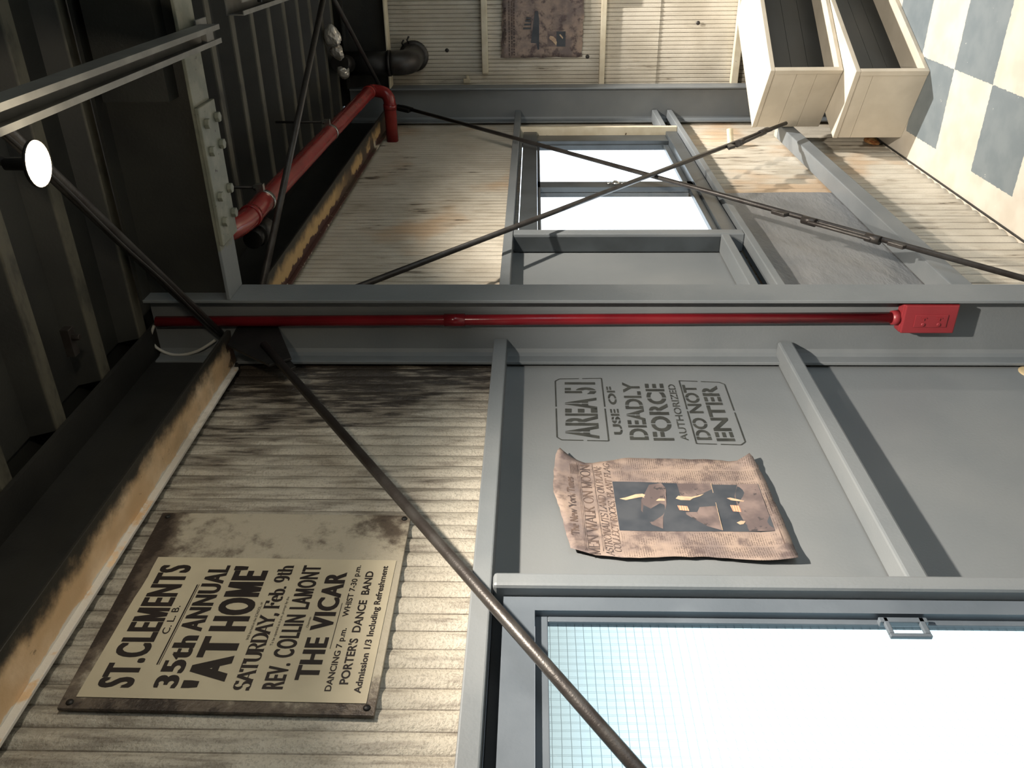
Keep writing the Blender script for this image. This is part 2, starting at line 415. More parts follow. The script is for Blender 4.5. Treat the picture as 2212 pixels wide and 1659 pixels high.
BACK_X, RIGHT_Y, END_X, ROOF_Z = -1.9, -2.6, 4.62, 2.55
structure(MB().box(BACK_X, END_X + 0.05, RIGHT_Y, 1.02, -0.06, 0.0).build('floor', M['floor']))
mb = MB(); sheet_x(mb, BACK_X, 1.90, 1.672, 2.335); structure(mb.build('wall_left', M['cream_bay']))
mb = MB(); sheet_x(mb, 1.90, END_X, 1.655, 2.335, pitch=0.0362); sheet_x(mb, 4.06, END_X, 0.90, 1.655, pitch=0.0362)
structure(mb.build('wall_left_side', M['cream_far']))
mb = MB(); sheet_x(mb, 1.90, END_X, 0.0, 0.935, pitch=0.068, amp=0.010); structure(mb.build('wall_left_lower', M['cream_low']))
structure(MB().box(1.90, END_X - .01, .984, .989, 0.0005, .007).build('floor_joint_left', M['iron_dark']))  # dark strip added along the joint of wall and floor
# outside skin so no sky leaks around the sheets
mb = MB().box(BACK_X, 1.03, 0.998, 1.012, 1.630, 1.664).box(BACK_X, END_X, 1.012, 1.02, 1.66, 2.6).box(1.032, 2.66, 1.012, 1.02, 0, 1.66).box(2.66, END_X, 1.012, 1.02, 0, 0.94)
mb.box(4.06, END_X, 1.012, 1.02, 0.94, 1.66).box(BACK_X, 0.40, 1.012, 1.02, 0, 1.66).box(0.40, 1.032, 1.012, 1.02, 0, 0.60)
structure(mb.build('wall_left_outer', M['black']))
# end wall: two sheets lapping at z = 0.985
mb = MB(); sheet_y(mb, RIGHT_Y, 1.0, 0.975, 2.36, END_X - 0.006); sheet_y(mb, RIGHT_Y, 1.0, 0.0, 0.985, END_X)
mb.box(END_X + 0.004, END_X + 0.02, RIGHT_Y, 1.02, 0, 2.6)
structure(mb.build('wall_far', M['cream_end']))
structure(MB().box(BACK_X - 0.03, BACK_X, RIGHT_Y, 1.02, 0, 2.62).build('wall_back', M['black']))
OPEN = (-1.75, 2.3, 0.0, 1.72)      # unseen doorway added for daylight in the right-hand wall, behind the photographer
mb = MB().box(BACK_X, OPEN[0], RIGHT_Y - .03, RIGHT_Y, 0, 2.62).box(OPEN[1], END_X, RIGHT_Y - .03, RIGHT_Y, 0, 2.62).box(OPEN[0], OPEN[1], RIGHT_Y - .03, RIGHT_Y, OPEN[3], 2.62)
structure(mb.build('wall_right', M['black']))
structure(MB().box(-7, 8, -9, RIGHT_Y - .03, -0.08, -0.02).build('ground', M['cream_rail']))  # unseen apron added outside, blocks the bright lower sky from the doorway
# roof deck, ribs running down to the eave
mb = MB(); pts = []
p = 0.206; x = 1.6255 - p * 18
while x < END_X + 0.1:
    pts += [(x, 0.0), (x + 0.035, 0.0), (x + 0.06, 0.045), (x + 0.181, 0.045)]; x += p
vs = []; fs = []
for (x, h) in pts: vs += [(x, RIGHT_Y, ROOF_Z + h), (x, 0.915, ROOF_Z + h)]
for i in range(len(pts) - 1): fs.append((2 * i, 2 * i + 2, 2 * i + 3, 2 * i + 1))
mb.add(vs, fs); mb.box(BACK_X, END_X + .03, RIGHT_Y, 1.02, 2.605, 2.63)
structure(mb.build('ceiling', M['roof']))
structure(MB().box(BACK_X, END_X, 0.908, 0.99, 2.537, 2.547).box(BACK_X, END_X, 0.984, 1.0, 2.545, 2.61).build('trim_1', M['black']))
structure(MB().box(BACK_X, END_X, 0.982, 0.994, 2.325, 2.54).build('trim_2', M['black']))
# smooth grey panels filling the bays below the rails
structure(MB().box(1.030, 1.90, 0.994, 1.004, 0.0, 1.668).build('trim_3', M['grey']))
structure(MB().box(1.90, 2.64, 0.994, 1.004, 0.93, 1.668).build('trim_4', M['grey']))
mb = MB(); vs = []; fs = []
for i in range(25):
    for j in range(11):
        xx = 1.90 + 1.34 * i / 24; zz = 0.402 + 0.503 * j / 10
        vs.append((xx, 0.9905 + 0.0016 * math.sin(xx * 23 + zz * 9) + random.uniform(-.0006, .0006), zz))
for i in range(24):
    for j in range(10): a = i * 11 + j; fs.append((a, a + 11, a + 12, a + 1))
mb.add(vs, fs, True); structure(mb.build('trim_5', M['grey_wrinkle']))

# ------------------------------------------------------------------ steel columns, beams, rails
def column(xc, label, mat):
    t = thing('steel_column', (xc, 0.9, 0), label, 'column')
    MB().box(xc - .048, xc + .048, .815, .823, 0, 2.525).build('inner_flange', mat, t, 0.0015)
    mb = MB().prism([(xc - .004, .823, 0), (xc + .004, .823, 0), (xc + .004, .978, 0), (xc - .004, .978, 0)], (0, 0, 2.53))
    for sx in (-1, 1):
        mb.prism([(xc + sx * .004, .978, 0), (xc + sx * .004, .964, 0), (xc + sx * .008, .973, 0), (xc + sx * .018, .978, 0)], (0, 0, 2.53))
    mb.build('web', mat, t)
    MB().box(xc - .048, xc + .048, .978, .986, 0, 2.53).build('outer_flange', mat, t, 0.0015)
    return t
XA, XB = 1.880, 4.460
column(XA, 'tall grey steel column carrying the red conduit, between the two wall bays', M['grey_steel'])
column(XB, 'grey steel column in the far corner beside the cream end wall', M['grey_steel'])

def beam(xc, label, flange_mat, splice):
    t = thing('roof_beam', (xc, 0, 2.315), label, 'beam')
    y1 = 0.8145
    MB().box(xc - .048, xc + .048, RIGHT_Y, y1, 2.315, 2.323).build('bottom_flange', flange_mat, t, 0.0015)
    MB().box(xc - .004, xc + .004, RIGHT_Y, y1, 2.323, 2.522).build('web', M['black_web'], t)
    MB().box(xc - .048, xc + .048, RIGHT_Y, y1, 2.522, 2.53).build('top_flange', M['black_web'], t)
    if splice:
        MB().box(xc - .052, xc + .052, .375, .68, 2.305, 2.3145).build('splice_plate', flange_mat, t, 0.002)
        for yb in (.412, .471, .572, .630):
            for xb in (xc - .026, xc + .040):
                MB().hexbolt((xb, yb, 2.305), (0, 0, -1), .0115, .010).build('bolt', flange_mat, t, 0.0012)
        MB().box(xc - .058, xc - .004, -.1, .36, 2.36, 2.50).build('stiffener', M['black_web'], t)
    return t
beam(XA, 'black roof beam with a bolted grey splice plate above the near column', M['peel'], True)
beam(XB, 'roof beam with a pale lower flange against the cream end wall', M['cream_rail'], False)

def rail(x0, x1, y0, y1, z0, z1, label, mat, group=None, name='wall_rail', bev=0.003):
    return tag(MB().box(x0, x1, y0, y1, z0, z1).build(name, mat, None, bev), label, 'rail', group)
rail(BACK_X + .01, XA - .006, .935, .994, 1.665, 1.697, 'grey horizontal rail above the wired glass window, in the near bay', M['grey_steel'])
rail(XA + .006, XB - .006, .930, .992, 1.667, 1.696, 'grey horizontal rail above the small sliding window, in the far bay', M['grey_steel'])
rail(1.034, XA - .006, .942, .993, .970, 1.006, 'grey horizontal rail below the torn newspaper and stencilled notice', M['grey_steel'], bev=0.005)
rail(4.112, XB - .006, .930, .990, .980, 1.006, 'short grey rail stub right of the small sliding window', M['grey_steel'])
rail(XA + .006, 2.606, .930, .990, .980, 1.006, 'short grey rail stub left of the small sliding window, under the recessed panel', M['grey_steel'])
rail(XA + .006, XB - .006, .930, .9885, .906, .930, 'long grey rail directly under the small sliding window', M['grey_steel'])
# low rail of the far bay, with cut ends
t = thing('wall_rail', (3.1, .96, .42), 'low grey rail above the floor, running behind the turnbuckle rods', 'rail')
MB().box(XA + .006, 4.09, .925, .989, .402, .462).build('bar', M['grey_steel'], t, 0.004)
MB().prism([(4.09, .989, .40), (4.09, .925, .40), (4.09, .925, .462), (4.09, .989, .462)], (.05, 0, -.0)).build('end_cap', M['cream_rail'], t, .002)
# uprights
rail(1.003, 1.034, .930, .992, 0.0, 1.663, 'grey upright post between the wired glass window and the grey panel', M['grey_steel'], name='wall_post', bev=0.006)
t = rail(2.610, 2.652, .930, .990, .931, 1.665, 'grey upright post left of the small sliding window', M['grey_steel'], name='wall_post', bev=0.003)
MB().box(2.6065, 2.6098, .940, .989, 1.007, 1.662).build('dark_side', M['frame_dark'], t)
rail(4.085, 4.108, .932, .990, .931, 1.665, 'thin cream upright strip right of the small sliding window', M['cream_rail'], name='wall_post', bev=0.002)
# rails on the end wall
rail(4.575, 4.612, -1.5, .832, 1.243, 1.270, 'cream horizontal rail on the end wall under the old newspaper', M['cream_rail'])
rail(4.575, 4.612, -1.5, .775, 1.836, 1.866, 'scuffed cream rail on the end wall above the old newspaper', M['cream_rail'])
rail(4.572, 4.612, -1.5, .832, .562, .598, 'cream rail low on the end wall beside the upper wooden step', M['cream_rail'])
tag(MB().box(4.555, 4.60, .36, .415, 1.205, 1.292).build('rail_clip', M['cream_rail'], None, .004), 'cream clip plate on the end wall rail at the picture edge', 'clip')

# eave angle, painted cream, torn at its end
def eave(x0, x1, mat, label, torn):
    mb = MB()
    if torn:
        mb.prism([(x0, .885, 2.326), (x1 - .012, .885, 2.326), (x1, .892, 2.326), (x1 - .008, .93, 2.326), (x1, .97, 2.326), (x1 - .02, .981, 2.326), (x0, .981, 2.326)], (0, 0, .006))
    else: mb.box(x0, x1, .885, .981, 2.326, 2.332)
    mb.box(x0, x1 - (.03 if torn else 0), .975, .9815, 2.312, 2.326)
    return tag(mb.build('eave_angle', mat, None, 0.001), label, 'eave angle')
eave(BACK_X + .01, 1.828, M['eave'], 'flaking cream eave angle above the printed poster', True)
eave(1.935, 4.405, M['eave_far'], 'eave angle with exposed brown primer behind the red pipe', False)

# ------------------------------------------------------------------ tie rods
def rod(p0, p1, r, mat, label, extra=None, group=None):
    mb = MB().tube([p0, p1], r, 12)
    o = mb.build('tie_rod', mat); tag(o, label, 'rod', group)
    if extra: extra(o)
    return o
def lerp(a, b, t): return Vector(a) * (1 - t) + Vector(b) * t
def turnbuckle(parent, p0, p1):
    p0, p1 = Vector(p0), Vector(p1); d = (p1 - p0).normalized(); n = d.cross(Vector((0, 1, 0))).normalized()
    t = MB()
    for s in (-1, 1):
        t.tube([p0 + n * s * .004, p0 + d * .012 + n * s * .011, p1 - d * .012 + n * s * .011, p1 + n * s * .004], .006, 8)
    t.tube([p0 - d * .018, p0 + d * .028], .0135, 10); t.tube([p1 - d * .028, p1 + d * .018], .0135, 10)
    t.build('turnbuckle', M['iron'], parent)
def hook(parent, c, d):
    c = Vector(c); d = Vector(d).normalized(); n = d.cross(Vector((0, 1, 0))).normalized()
    MB().prism([c - d * .028 - n * .010 + Vector((0, -.006, 0)), c + d * .022 - n * .012 + Vector((0, -.006, 0)), c + d * .030 + n * .018 + Vector((0, -.006, 0)), c + d * .008 + n * .022 + Vector((0, -.006, 0))], (0, .012, 0)).build('clevis', M['iron'], parent, .002)
RY = .885
def at(X, Z, y=RY): return Vector((X * y / .9, y, 1.6 + (Z - 1.6) * y / .9))
a0, a1 = at(4.42, 2.285), at(1.96, .098)
def deco1(o):
    d = a1 - a0
    turnbuckle(o, at(2.645, .728), at(2.475, .575)); hook(o, at(2.72, .797), d); hook(o, at(2.425, .525), d)
    MB().prism([at(4.43, 2.30) + Vector((0, -.004, 0)), at(4.36, 2.285) + Vector((0, -.004, 0)), at(4.30, 2.22) + Vector((0, -.004, 0)), at(4.36, 2.20) + Vector((0, -.004, 0)), at(4.43, 2.26) + Vector((0, -.004, 0))], (0, .014, 0)).build('end_plate', M['iron_dark'], o, .001)
rod(a0, a1, .0085, M['iron'], 'dark tie rod falling left from the far column past the window', deco1)
RY2 = .868
b0, b1 = at(1.976, 2.187, RY2), at(4.0, .453, RY2)
def deco2(o):
    d = b1 - b0
    turnbuckle(o, at(3.64, .740, RY2), at(3.83, .597, RY2)); hook(o, at(3.575, .79, RY2), d); hook(o, at(3.87, .565, RY2), d)
rod(b0, b1, .0085, M['iron'], 'dark tie rod rising left across the window behind the near column', deco2)
c0, c1 = Vector((1.876, .9, 2.30)), Vector((-.35, .9, .788))
c0 = Vector((1.768, .9, 2.230)); c1 = c0 + (Vector((.661, .9, 1.476)) - c0) * 1.5
def deco3(o):
    MB().prism([(1.872, .901, 2.325), (1.872, .901, 2.225), (1.705, .901, 2.150), (1.672, .901, 2.192), (1.770, .901, 2.318)], (0, .006, 0)).build('gusset_plate', M['iron_dark'], o, .001)
    MB().prism([(1.79, .909, 2.25), (1.70, .909, 2.188), (1.655, .909, 2.155), (1.68, .909, 2.135), (1.80, .909, 2.215)], (0, .008, 0)).build('clevis', M['iron_dark'], o, .001)
rod(c0, c1, .0095, M['iron'], 'long dark tie rod crossing in front of the poster bay', deco3)
d0 = Vector((1.868, .935, 2.36)); d1 = d0 + (Vector((1.222, .272, 2.36)) - d0) * 2.2
def deco4(o):
    e0, e1 = Vector(d0), Vector(d1); off = Vector((-.004, .012, -.008)); pts = []
    for i in range(22):
        t = i / 21; q = e0.lerp(e1, t * .55 + .03); pts.append(q + off + Vector((0.004, .007, 0)) * math.sin(t * 17))
    MB().tube(pts, .0032, 8).build('cable', M['iron_dark'], o)
rod(d0, d1, .0115, M['iron'], 'thick roof tie rod running past the glowing lamp', deco4)
rod((1.95, .9403, 2.313), (3.65, .0, 2.313), .0095, M['iron'], 'roof tie rod crossing in front of the red pipe', lambda o: MB().box(1.886, 1.965, .925, .935, 2.295, 2.324).build('end_plate', M['iron_dark'], o))
rod((4.40, .805, 2.364), (2.95, .0, 2.364), .0095, M['iron'], 'roof tie rod meeting the far column behind the red pipe elbow')

# ------------------------------------------------------------------ windows
w1 = D.objects.new('window_1', None); C.objects.link(w1); w1.location = (.7, .96, 1.1); w1['kind'] = 'structure'
x0, x1, z0, z1 = .30, 1.001, .55, 1.646
mb = MB()
for (a, b, c, d) in ((x0, x1, 1.597, z1), (.972, x1, z0, 1.597), (x0, x1, z0 - .04, z0), (x0, .335, z0, 1.597)):
    mb.box(a, b, .952, .986, c, d)
mb.build('frame', M['frame_grey'], w1)
mb = MB()
for (a, b, c, d) in ((.335, .9715, 1.577, 1.5965), (.961, .9715, z0, 1.577), (.335, .345, z0, 1.577), (.335, .9715, z0, .575)):
    mb.box(a, b, .964, .976, c, d)
mb.build('sash', M['frame_grey'], w1, .0015)
MB().box(.344, .962, .9685, .9715, .57, 1.578).build('pane', M['wire_glass'], w1)
mb = MB().box(.929, .936, .955, .962, 1.007, 1.069)
mb.box(.936, .968, .955, .962, 1.061, 1.069).box(.936, .968, .955, .962, 1.007, 1.016).box(.958, .968, .955, .966, 1.002, 1.075)
mb.build('handle', M['frame_grey'], w1, .0015)

w2 = D.objects.new('window_2', None); C.objects.link(w2); w2.location = (3.36, .97, 1.28); w2['kind'] = 'structure'
mb = MB()
mb.box(2.668, 4.072, .950, 1.010, 1.588, 1.650)              # head
mb.box(2.668, 4.072, .950, 1.010, .935, .985)                # sill
mb.box(2.668, 2.706, .950, 1.010, .985, 1.588).box(3.962, 4.072, .967, 1.010, .985, 1.588)
mb.build('frame', M['frame_dark'], w2, .002)
def sash(x0, x1, y0, y1, bar_l, bar_r):
    mb = MB(); za, zb = .986, 1.587
    mb.box(x0, x1, y0, y1, zb - .012, zb).box(x0, x1, y0, y1, za, za + .022).box(x0, x0 + bar_l, y0, y1, za, zb).box(x1 - bar_r, x1, y0, y1, za, zb)
    s = mb.build('sash', M['frame_dark'], w2, .0015)
    MB().box(x0 + bar_l - .004, x1 - bar_r + .004, (y0 + y1) / 2 - .002, (y0 + y1) / 2 + .002, za + .018, zb - .008).build('pane', M['glass'], s)
    return s
sash(2.707, 3.30, .962, .982, .012, .075)
sash(3.225, 3.961, .984, 1.002, .10, .006)
mb = MB().lathe([(.001, 0), (.014, .001), (.016, .006), (.010, .011), (.001, .012)], (3.262, .962, 1.285), (0, -1, 0), 14)
mb.lathe([(.001, 0), (.008, .001), (.007, .007), (.001, .008)], (3.262, .962, 1.312), (0, -1, 0), 10).lathe([(.001, 0), (.008, .001), (.007, .007), (.001, .008)], (3.262, .962, 1.258), (0, -1, 0), 10)
mb.box(3.256, 3.285, .953, .961, 1.278, 1.292)
mb.build('latch', M['chrome'], w2)

# ------------------------------------------------------------------ lettering
_glyph = {}
def glyph(ch, weight):
    key = (ch, weight)
    if key in _glyph: return _glyph[key]
    if ch == 'M':
        h = glyph('H', weight)[0]; y0 = min(v[1] for v in h); y1 = max(v[1] for v in h); w = .68
        o = [(0, 0), (0, 1), (.25, 1), (.5, .34), (.75, 1), (1, 1), (1, 0), (.84, 0), (.84, .74), (.58, 0), (.42, 0), (.16, .74), (.16, 0)]
        _glyph[key] = ([(.05 + x * w, y0 + y * (y1 - y0)) for x, y in o], [tuple(range(13))], w + .11); return _glyph[key]
    def mesh_of(s):
        cu = D.curves.new('t', 'FONT'); cu.body = s; cu.size = 1.0; cu.offset = weight; cu.resolution_u = 4; cu.fill_mode = 'FRONT'
        ob = D.objects.new('t', cu); C.objects.link(ob)
        dg = bpy.context.evaluated_depsgraph_get(); ev = ob.evaluated_get(dg); me = ev.to_mesh()
        vs = [(v.co.x, v.co.y) for v in me.vertices]; fs = [tuple(p.vertices) for p in me.polygons]
        ev.to_mesh_clear(); D.objects.remove(ob); D.curves.remove(cu); return vs, fs
    vs, fs = mesh_of(ch) if ch != ' ' else ([], [])
    w3 = max(v[0] for v in mesh_of('I' + ch + 'I')[0]); w2 = max(v[0] for v in mesh_of('II')[0])
    _glyph[key] = (vs, fs, w3 - w2); return _glyph[key]
def cap_height(weight):
    vs = glyph('H', weight)[0]; return min(v[1] for v in vs), max(v[1] for v in vs)

CUTS = {'A': (.5,), 'R': (.33,), 'E': (.36,), 'D': (.36,), 'O': (.5,), 'F': (.36,), 'C': (.52,), 'U': (.5,), 'L': (.38,), '5': (.5,), 'S': (.5,), 'Z': (.5,)}
def cut_letter(vs, fs, w):
    bm = bmesh.new(); bv = [bm.verts.new((v[0], v[1], 0)) for v in vs]
    for f in fs:
        try: bm.faces.new([bv[i] for i in f])
        except ValueError: pass
    xs = [v[0] for v in vs]; x0, x1 = min(xs), max(xs)
    for c in CUTS.get(w, ()):
        xc = x0 + (x1 - x0) * c
        for s in (-1, 1):
            bmesh.ops.bisect_plane(bm, geom=bm.verts[:] + bm.edges[:] + bm.faces[:], plane_co=(xc + s * .028, 0, 0), plane_no=(1, 0, 0))
        bmesh.ops.delete(bm, geom=[f for f in bm.faces if abs(f.calc_center_median().x - xc) < .028], context='FACES')
    bm.verts.ensure_lookup_table(); bm.verts.index_update()
    out = ([(v.co.x, v.co.y) for v in bm.verts], [tuple(v.index for v in f.verts) for f in bm.faces]); bm.free(); return out

def text_line(mb, text, x0, x1, base, cap, place, weight=0.0, stencil=False, base1=None, space=1.0, fat=0.0):
    """fit text between x0 and x1 with capitals of height cap; place(X, Z) gives the 3-D point"""
    lo, hi = cap_height(weight); sy = cap / (hi - lo); cur = 0.0; items = []; gap = fat * 1.4
    for ch in text:
        vs, fs, adv = glyph(ch, weight)
        if vs: items.append((ch, vs, fs, cur))
        cur += adv * (space if ch == ' ' else 1.0) + gap
    a = min(v[0] + o for c, vs, fs, o in items for v in vs); b = max(v[0] + o for c, vs, fs, o in items for v in vs)
    a -= fat; b += fat; sx = (x1 - x0) / (b - a)
    for ch, vs, fs, o in items:
        if stencil: vs, fs = cut_letter(vs, fs, ch)
        if fat:
            n0 = len(vs); fs = [tuple(i + k * n0 for i in f) for k in range(3) for f in fs]; vs = [(p + d, q) for d in (-fat, 0, fat) for p, q in vs]
        pts = []; n1 = len(vs) // (3 if fat else 1)
        for (vx, vy) in vs:
            X = x0 + (vx + o - a) * sx; bb = base if base1 is None else base + (base1 - base) * (X - x0) / (x1 - x0)
            q = Vector(place(X, bb + (vy - lo) * sy)); q.y -= .00004 * (len(pts) // n1); pts.append(q)
        mb.add(pts, fs)

def arc(cx, cy, rx, ry, a0, a1, n=10):
    return [(cx + rx * math.cos(rad(a0 + (a1 - a0) * i / n)), cy + ry * math.sin(rad(a0 + (a1 - a0) * i / n))) for i in range(n + 1)]
# broad-nib skeletons: (width, polylines, serif points)
SK = {
 'A': (.72, [[(.03, 0), (.36, 1)], [(.36, 1), (.69, 0)], [(.14, .34), (.56, .34)]], [(.03, 0), (.69, 0)]),
 'C': (.66, [arc(.36, .5, .30, .5, 40, 320, 16), [(.60, .82), (.60, .98)]], []),
 'D': (.72, [[(.12, 0), (.12, 1)], [(.02, 1), (.30, 1)] + arc(.30, .5, .36, .5, 90, -90, 14) + [(.02, 0)]], []),
 'E': (.62, [[(.12, 0), (.12, 1)], [(.02, 1), (.56, 1), (.56, .8)], [(.12, .52), (.40, .52)], [(.02, 0), (.58, 0), (.58, .22)]], []),
 'F': (.60, [[(.12, 0), (.12, 1)], [(.02, 1), (.56, 1), (.56, .78)], [(.12, .52), (.40, .52)], [(.40, .62), (.40, .42)]], [(.12, 0)]),
 'G': (.72, [arc(.36, .5, .30, .5, 40, 330, 16), [(.62, .42), (.62, .05)], [(.46, .42), (.70, .42)]], []),
 'I': (.32, [[(.16, 0), (.16, 1)]], [(.16, 0), (.16, 1)]),
 'K': (.70, [[(.12, 0), (.12, 1)], [(.58, 1), (.14, .42)], [(.28, .58), (.62, 0)]], [(.12, 0), (.12, 1), (.58, 1), (.62, 0)]),
 'L': (.58, [[(.12, 0), (.12, 1)], [(.02, 0), (.54, 0), (.54, .25)]], [(.12, 1)]),
 'M': (.90, [[(.12, 0), (.12, 1)], [(.12, 1), (.44, .05)], [(.44, .05), (.78, 1)], [(.78, 1), (.78, 0)]], [(.12, 0), (.12, 1), (.78, 0), (.78, 1)]),
 'N': (.78, [[(.12, 0), (.12, 1)], [(.12, 1), (.66, 0)], [(.66, 0), (.66, 1)]], [(.12, 0), (.12, 1), (.66, 1)]),
 'O': (.72, [arc(.36, .5, .31, .5, 0, 360, 20)], []),
 'P': (.62, [[(.12, 0), (.12, 1)], [(.02, 1), (.30, 1)] + arc(.30, .75, .26, .25, 90, -90, 10) + [(.12, .5)]], [(.12, 0)]),
 'R': (.70, [[(.12, 0), (.12, 1)], [(.02, 1), (.30, 1)] + arc(.30, .75, .26, .25, 90, -90, 10) + [(.12, .5)], [(.34, .5), (.62, 0)]], [(.12, 0), (.62, 0)]),
 'S': (.58, [arc(.29, .75, .21, .25, 25, 250, 10) + arc(.29, .26, .24, .26, 75, -160, 12), [(.50, .8), (.50, .98)], [(.05, .2), (.05, .02)]], []),
 'T': (.66, [[(.33, 0), (.33, 1)], [(.03, .8), (.03, 1), (.63, 1), (.63, .8)]], [(.33, 0)]),
 'U': (.74, [[(.13, 1), (.13, .3)] + arc(.38, .28, .25, .28, 180, 360, 10) + [(.63, .3), (.63, 1)]], [(.13, 1), (.63, 1)]),
 'W': (.98, [[(.03, 1), (.26, 0)], [(.26, 0), (.49, 1)], [(.49, 1), (.71, 0)], [(.71, 0), (.95, 1)]], [(.03, 1), (.49, 1), (.95, 1)]),
 'Y': (.70, [[(.04, 1), (.35, .45)], [(.66, 1), (.35, .45)], [(.35, .45), (.35, 0)]], [(.04, 1), (.66, 1), (.35, 0)]),
 'b': (.56, [[(.11, 1), (.11, .02)], arc(.28, .33, .20, .33, 150, -150, 14)], [(.08, 1)]),
 'e': (.54, [[(.08, .36), (.46, .36)] + arc(.27, .33, .20, .33, 8, 310, 14)], []),
 'h': (.60, [[(.12, 0), (.12, 1)], arc(.29, .42, .17, .24, 160, 0, 8) + [(.46, 0)]], [(.12, 0), (.46, 0), (.09, 1)]),
 't': (.40, [[(.19, .92), (.19, .12)] + arc(.28, .12, .09, .12, 180, 320, 6), [(.04, .66), (.36, .66)]], []),
 'i': (.30, [[(.14, 0), (.14, .66)], [(.14, .82), (.14, .92)]], [(.14, 0), (.11, .66)]),
 'k': (.58, [[(.12, 0), (.12, 1)], [(.46, .66), (.14, .26)], [(.25, .38), (.50, 0)]], [(.12, 0), (.09, 1), (.50, 0)]),
 'm': (.88, [[(.12, 0), (.12, .66)], arc(.27, .44, .15, .22, 160, 0, 7) + [(.42, 0)], arc(.57, .44, .15, .22, 160, 0, 7) + [(.72, 0)]], [(.12, 0), (.42, 0), (.72, 0)]),
 'o': (.56, [arc(.28, .33, .21, .33, 0, 360, 16)], []),
 'r': (.44, [[(.12, 0), (.12, .66)], arc(.29, .44, .17, .22, 160, 40, 6)], [(.12, 0), (.09, .66)]),
 's': (.46, [arc(.23, .50, .15, .16, 25, 250, 8) + arc(.23, .17, .17, .17, 75, -160, 9)], []),
 'w': (.80, [[(.03, .66), (.22, 0)], [(.22, 0), (.40, .66)], [(.40, .66), (.58, 0)], [(.58, 0), (.77, .66)]], [(.03, .66), (.77, .66)]),
 '9': (.58, [arc(.28, .68, .20, .32, 0, 360, 16), [(.48, .68)] + arc(.26, .36, .22, .36, 0, -110, 8)], []),
 '.': (.26, [[(.12, 0), (.12, .12)]], []), ',': (.28, [[(.13, .12), (.13, 0), (.07, -.18)]], []), ';': (.28, [[(.13, .12), (.13, 0), (.07, -.18)], [(.13, .5), (.13, .6)]], []), ' ': (.34, [], []),
}
def nib_text(mb, text, x0, x1, base, cap, place, thick=.16, thin=.05, nib=0.0, slant=0.0, base1=None, serif=.11):
    tot = sum(SK[c][0] for c in text); sx = (x1 - x0) / tot; cur = 0.0
    th = rad(nib); k = 0
    for ch in text:
        w, lines, sers = SK[ch]
        polys = [(l, False) for l in lines] + [([(a - serif, b), (a + serif, b)], True) for a, b in sers]
        for line, is_s in polys:
            for (p, q) in zip(line[:-1], line[1:]):
                dx, dy = q[0] - p[0], q[1] - p[1]; L = math.hypot(dx, dy)
                if L < 1e-6: continue
                ux, uy = dx / L, dy / L
                c = abs(ux * math.sin(th) - uy * math.cos(th))
                hw = thin / 2 if is_s else 0.5 * math.sqrt((thick * c) ** 2 + thin ** 2)
                e = min(hw, .02) if not is_s else 0
                nx, ny = -uy * hw, ux * hw; quad = []
                for (a, b) in ((p[0] - ux * e + nx, p[1] - uy * e + ny), (p[0] - ux * e - nx, p[1] - uy * e - ny), (q[0] + ux * e - nx, q[1] + uy * e - ny), (q[0] + ux * e + nx, q[1] + uy * e + ny)):
                    X = x0 + (cur + a + slant * b) * sx
                    bb = base if base1 is None else base + (base1 - base) * (X - x0) / (x1 - x0)
                    P = Vector(place(X, bb + b * cap)); quad.append(P + Vector((0, -4e-6 * k, 0)))
                k = (k + 1) % 40
                mb.add(quad, [(0, 1, 2, 3)])
        cur += w

def flat(y): return lambda X, Z: (X, y, Z)
def bar2(mb, x0, z0, x1, z1, w, place):
    d = Vector((x1 - x0, z1 - z0)); d.normalize(); n = Vector((-d.y, d.x)) * w / 2
    mb.add([place(x0 + n.x, z0 + n.y), place(x0 - n.x, z0 - n.y), place(x1 - n.x, z1 - n.y), place(x1 + n.x, z1 + n.y)], [(0, 1, 2, 3)])

# ------------------------------------------------------------------ poster on its stained backing board
bd = thing('backing_board', (1.03, .99, 1.82), 'soot-stained cream backing board screwed to the ribbed wall behind the poster', 'board')
MB().prism([(.808, .987, 2.272), (.802, .987, 1.821), (1.2467, .987, 1.8254), (1.250, .987, 2.290)], (0, .006, 0)).build('panel', M['board'], bd, .001)
for (sx_, sz_) in ((.818, 2.258), (.8145, 1.833), (1.236, 1.836), (1.238, 2.276)):
    MB().lathe([(.0001, .003), (.004, .0028), (.0055, .001), (.0055, 0)], (sx_, .987, sz_), (0, -1, 0), 12).build('screw', M['iron_dark'], bd)
po = thing('poster', (.98, .985, 1.835), 'cream printed event poster with bold black lettering on the board', 'poster')
mb = MB(); n = 12; vs = []; fs = []
tl, tr, bl, br = (.827, 2.2528), (1.1255, 2.2496), (.8212, 1.8349), (1.1216, 1.8346)
for i in range(n + 1):
    for j in range(n + 1):
        u, v = i / n, j / n
        X = (tl[0] * (1 - u) + tr[0] * u) * (1 - v) + (bl[0] * (1 - u) + br[0] * u) * v
        Z = (tl[1] * (1 - u) + tr[1] * u) * (1 - v) + (bl[1] * (1 - u) + br[1] * u) * v
        Z -= .005 * max(0, 1 - abs(u - .80) / .14) * (v == 0) * .5
        vs.append((X, .9862, Z))
for i in range(n):
    for j in range(n): a = i * (n + 1) + j; fs.append((a, a + 1, a + n + 2, a + n + 1))
mb.add(vs, fs); sh = mb.build('paper_sheet', M['poster'], po)
sol = sh.modifiers.new('thickness', 'SOLIDIFY'); sol.thickness = .0006
P = flat(.9852); mb = MB()
text_line(mb, 'ST.CLEMENTS', .8434, 1.1054, 2.1801, .051, P, .018, base1=2.1831, fat=.045)
text_line(mb, 'C. L. B.', .9477, 1.0084, 2.1650, .0114, P, .012, base1=2.1675)
bar2(mb, .8867, 2.1592, 1.0576, 2.1572, .0022, P); bar2(mb, .8867, 2.1562, 1.0576, 2.1542, .0010, P)
